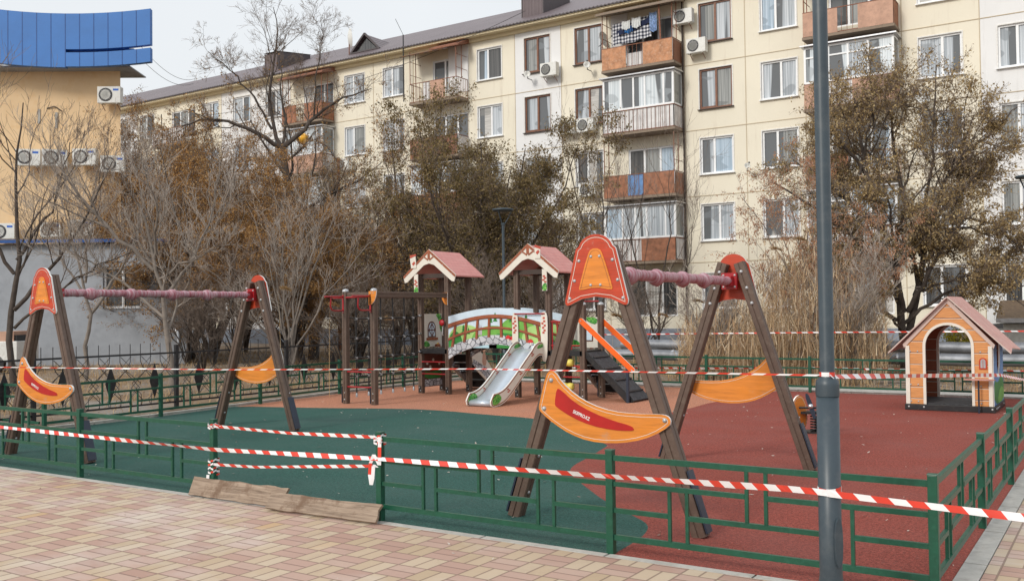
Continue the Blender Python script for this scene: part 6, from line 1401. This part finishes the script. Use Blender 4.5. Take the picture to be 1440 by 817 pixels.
rng = np.random.default_rng(77); g = Geo()
def reed_pts(n, c0, c1, da, db):
    la = rng.uniform(0, 1, n); d = rng.uniform(da, db, n); px_ = c0+(c1-c0)*la; lt = (px_-720)/FPX*d
    xy = np.stack([CAM[0]+lt*math.cos(YAW)+d*math.sin(YAW), CAM[1]-lt*math.sin(YAW)+d*math.cos(YAW)], 1); return np.c_[xy, np.zeros(n)], la
p, la = reed_pts(1500, 955, 1245, 19.6, 24); clump = .82+.18*np.sin(p[:, 0]*5.1)*np.cos(p[:, 1]*4.3); hm = 1.35+2.75*np.exp(-((la-.62)/.30)**2)*clump; h = hm*rng.uniform(.35, 1.12, len(p))
g.add(*blades(rng, p, h, np.full(len(p), .006), rng.uniform(0, .45, len(p)), 5, .22))
idx = rng.integers(0, len(p), 7000); q = p[idx].copy(); q[:, 2] = h[idx]*rng.uniform(.25, .92, 7000); q[:, :2] += rng.normal(size=(7000, 2))*.05
g.add(*blades(rng, q, rng.uniform(.18, .45, 7000), rng.uniform(.005, .011, 7000), rng.uniform(.05, .9, 7000), 3, 1.3))
o = g.build('reed_bed', 'reed_blades'); tag(o, 'tall pale dry reeds growing in a clump beyond the back fence', 'reeds', kind='stuff')
g = Geo()
for px_, D_, hh in ((860, 22, 1.5), (890, 21.5, 1.4), (925, 21, 1.5), (975, 21, 1.8), (1085, 20.5, 2.9), (1120, 20.5, 3.1), (1230, 21, 1.9), (395, 17.8, 2.1), (462, 18.5, 1.8), (540, 20, 1.5)):
    x, y = spot(px_lat(px_, D_), D_)
    n = 260; t = rng.uniform(0, 1, n); bx = np.stack([x+t*.22, y+.05*t, hh-.1*t**2+.05*t], 1)+rng.normal(size=(n, 3))*.018*(1.1-t)[:, None]
    g.add(*blades(rng, bx, np.full(n, .07), np.full(n, .004), np.full(n, 1.4), 2, .8)); g.add(*blades(rng, np.array([[x, y, 0.]]), np.array([hh]), np.array([.008]), np.array([.02]), 4, .02))
o = g.build('reed_plumes', 'straw_blades'); tag(o, 'feathery reed plumes nodding above the fences', 'reeds', kind='stuff')
# dry grass and leaf litter on the waste ground
n = 46000
x = np.r_[rng.uniform(-36, -13.3, n//2), rng.uniform(-16, 7, n//2)]; y = np.r_[rng.uniform(-3, 24, n//2), rng.uniform(14.3, 27, n//2)]
k_ = np.sin(x*.9+1)*np.cos(y*.8)+np.sin(x*2.3+y*1.7)*.6; keep = rng.uniform(-1.6, 1.6, n) < k_+.5; x, y = x[keep], y[keep]
p = np.c_[x, y, np.full(len(x), -.05)]; V, F = blades(rng, p, rng.uniform(.10, .38, len(p)), rng.uniform(.004, .009, len(p)), rng.uniform(.1, 1.1, len(p)), 3, .5)
o = npmesh('dry_grass', V, F, 'straw_blades'); tag(o, 'dry straw coloured grass on the waste ground beyond the fences', 'grass', kind='stuff')
def litter(name, label, x, y, z, s0, s1, m, cat='leaves'):
    n = len(x); a = rng.uniform(0, 2*PI, n); s_ = rng.uniform(s0, s1, n)[:, None]; t3 = rng.normal(size=(n, 2))*.25
    d = np.stack([np.cos(a), np.sin(a), t3[:, 0]], 1); w_ = np.stack([-np.sin(a), np.cos(a), t3[:, 1]], 1); c = np.c_[x, y, z+rng.uniform(.004, .02, n)]
    V = np.stack([c-d*s_, c+w_*s_*.5, c+d*s_, c-w_*s_*.45], 1).reshape(-1, 3); o = npmesh(name, V, np.arange(n*4).reshape(-1, 4), m); return tag(o, label, cat, kind='stuff')
n = 26000; x = np.r_[rng.uniform(-32, -12.6, n//2), rng.uniform(-16, 8, n//2)]; y = np.r_[rng.uniform(-3, 22, n//2), rng.uniform(14, 28, n//2)]
litter('leaf_litter', 'brown fallen leaves scattered over the waste ground', x, y, np.full(len(x), -.03), .02, .06, 'leaf_litter')
n = 520; x = rng.uniform(-12, 0, n); y = rng.uniform(.1, 12.7, n); litter('leaf_specks', 'small pale leaf scraps strewn over the rubber floor', x, y, np.full(n, .002), .006, .026, 'speck')
n = 160; x = rng.uniform(-12, 2, n); y = rng.uniform(-4, -.2, n); litter('leaf_specks', 'small dry leaf scraps lying on the block paving', x, y, np.full(n, .002), .005, .016, 'speck')
# rubble and branches on the waste ground behind the back fence
rr = random.Random(9)
for i in range(5):
    b = MB(); L_ = rr.uniform(.8, 2.2); b.tube([(0, 0, 0), (L_*.5, .05, .04), (L_, -.03, .0)], [.03, .028, .015], 'bark_grey', 6); o = b.build('fallen_branch'); o.location = (-3.6+.9*i, 15.4+.35*(i % 3), .04); o.rotation_euler = (0, .03, rr.uniform(-.4, .4))
    tag(o, 'pale fallen branch on the waste ground beyond the back fence', 'branch', 'fallen branches beyond the back fence')
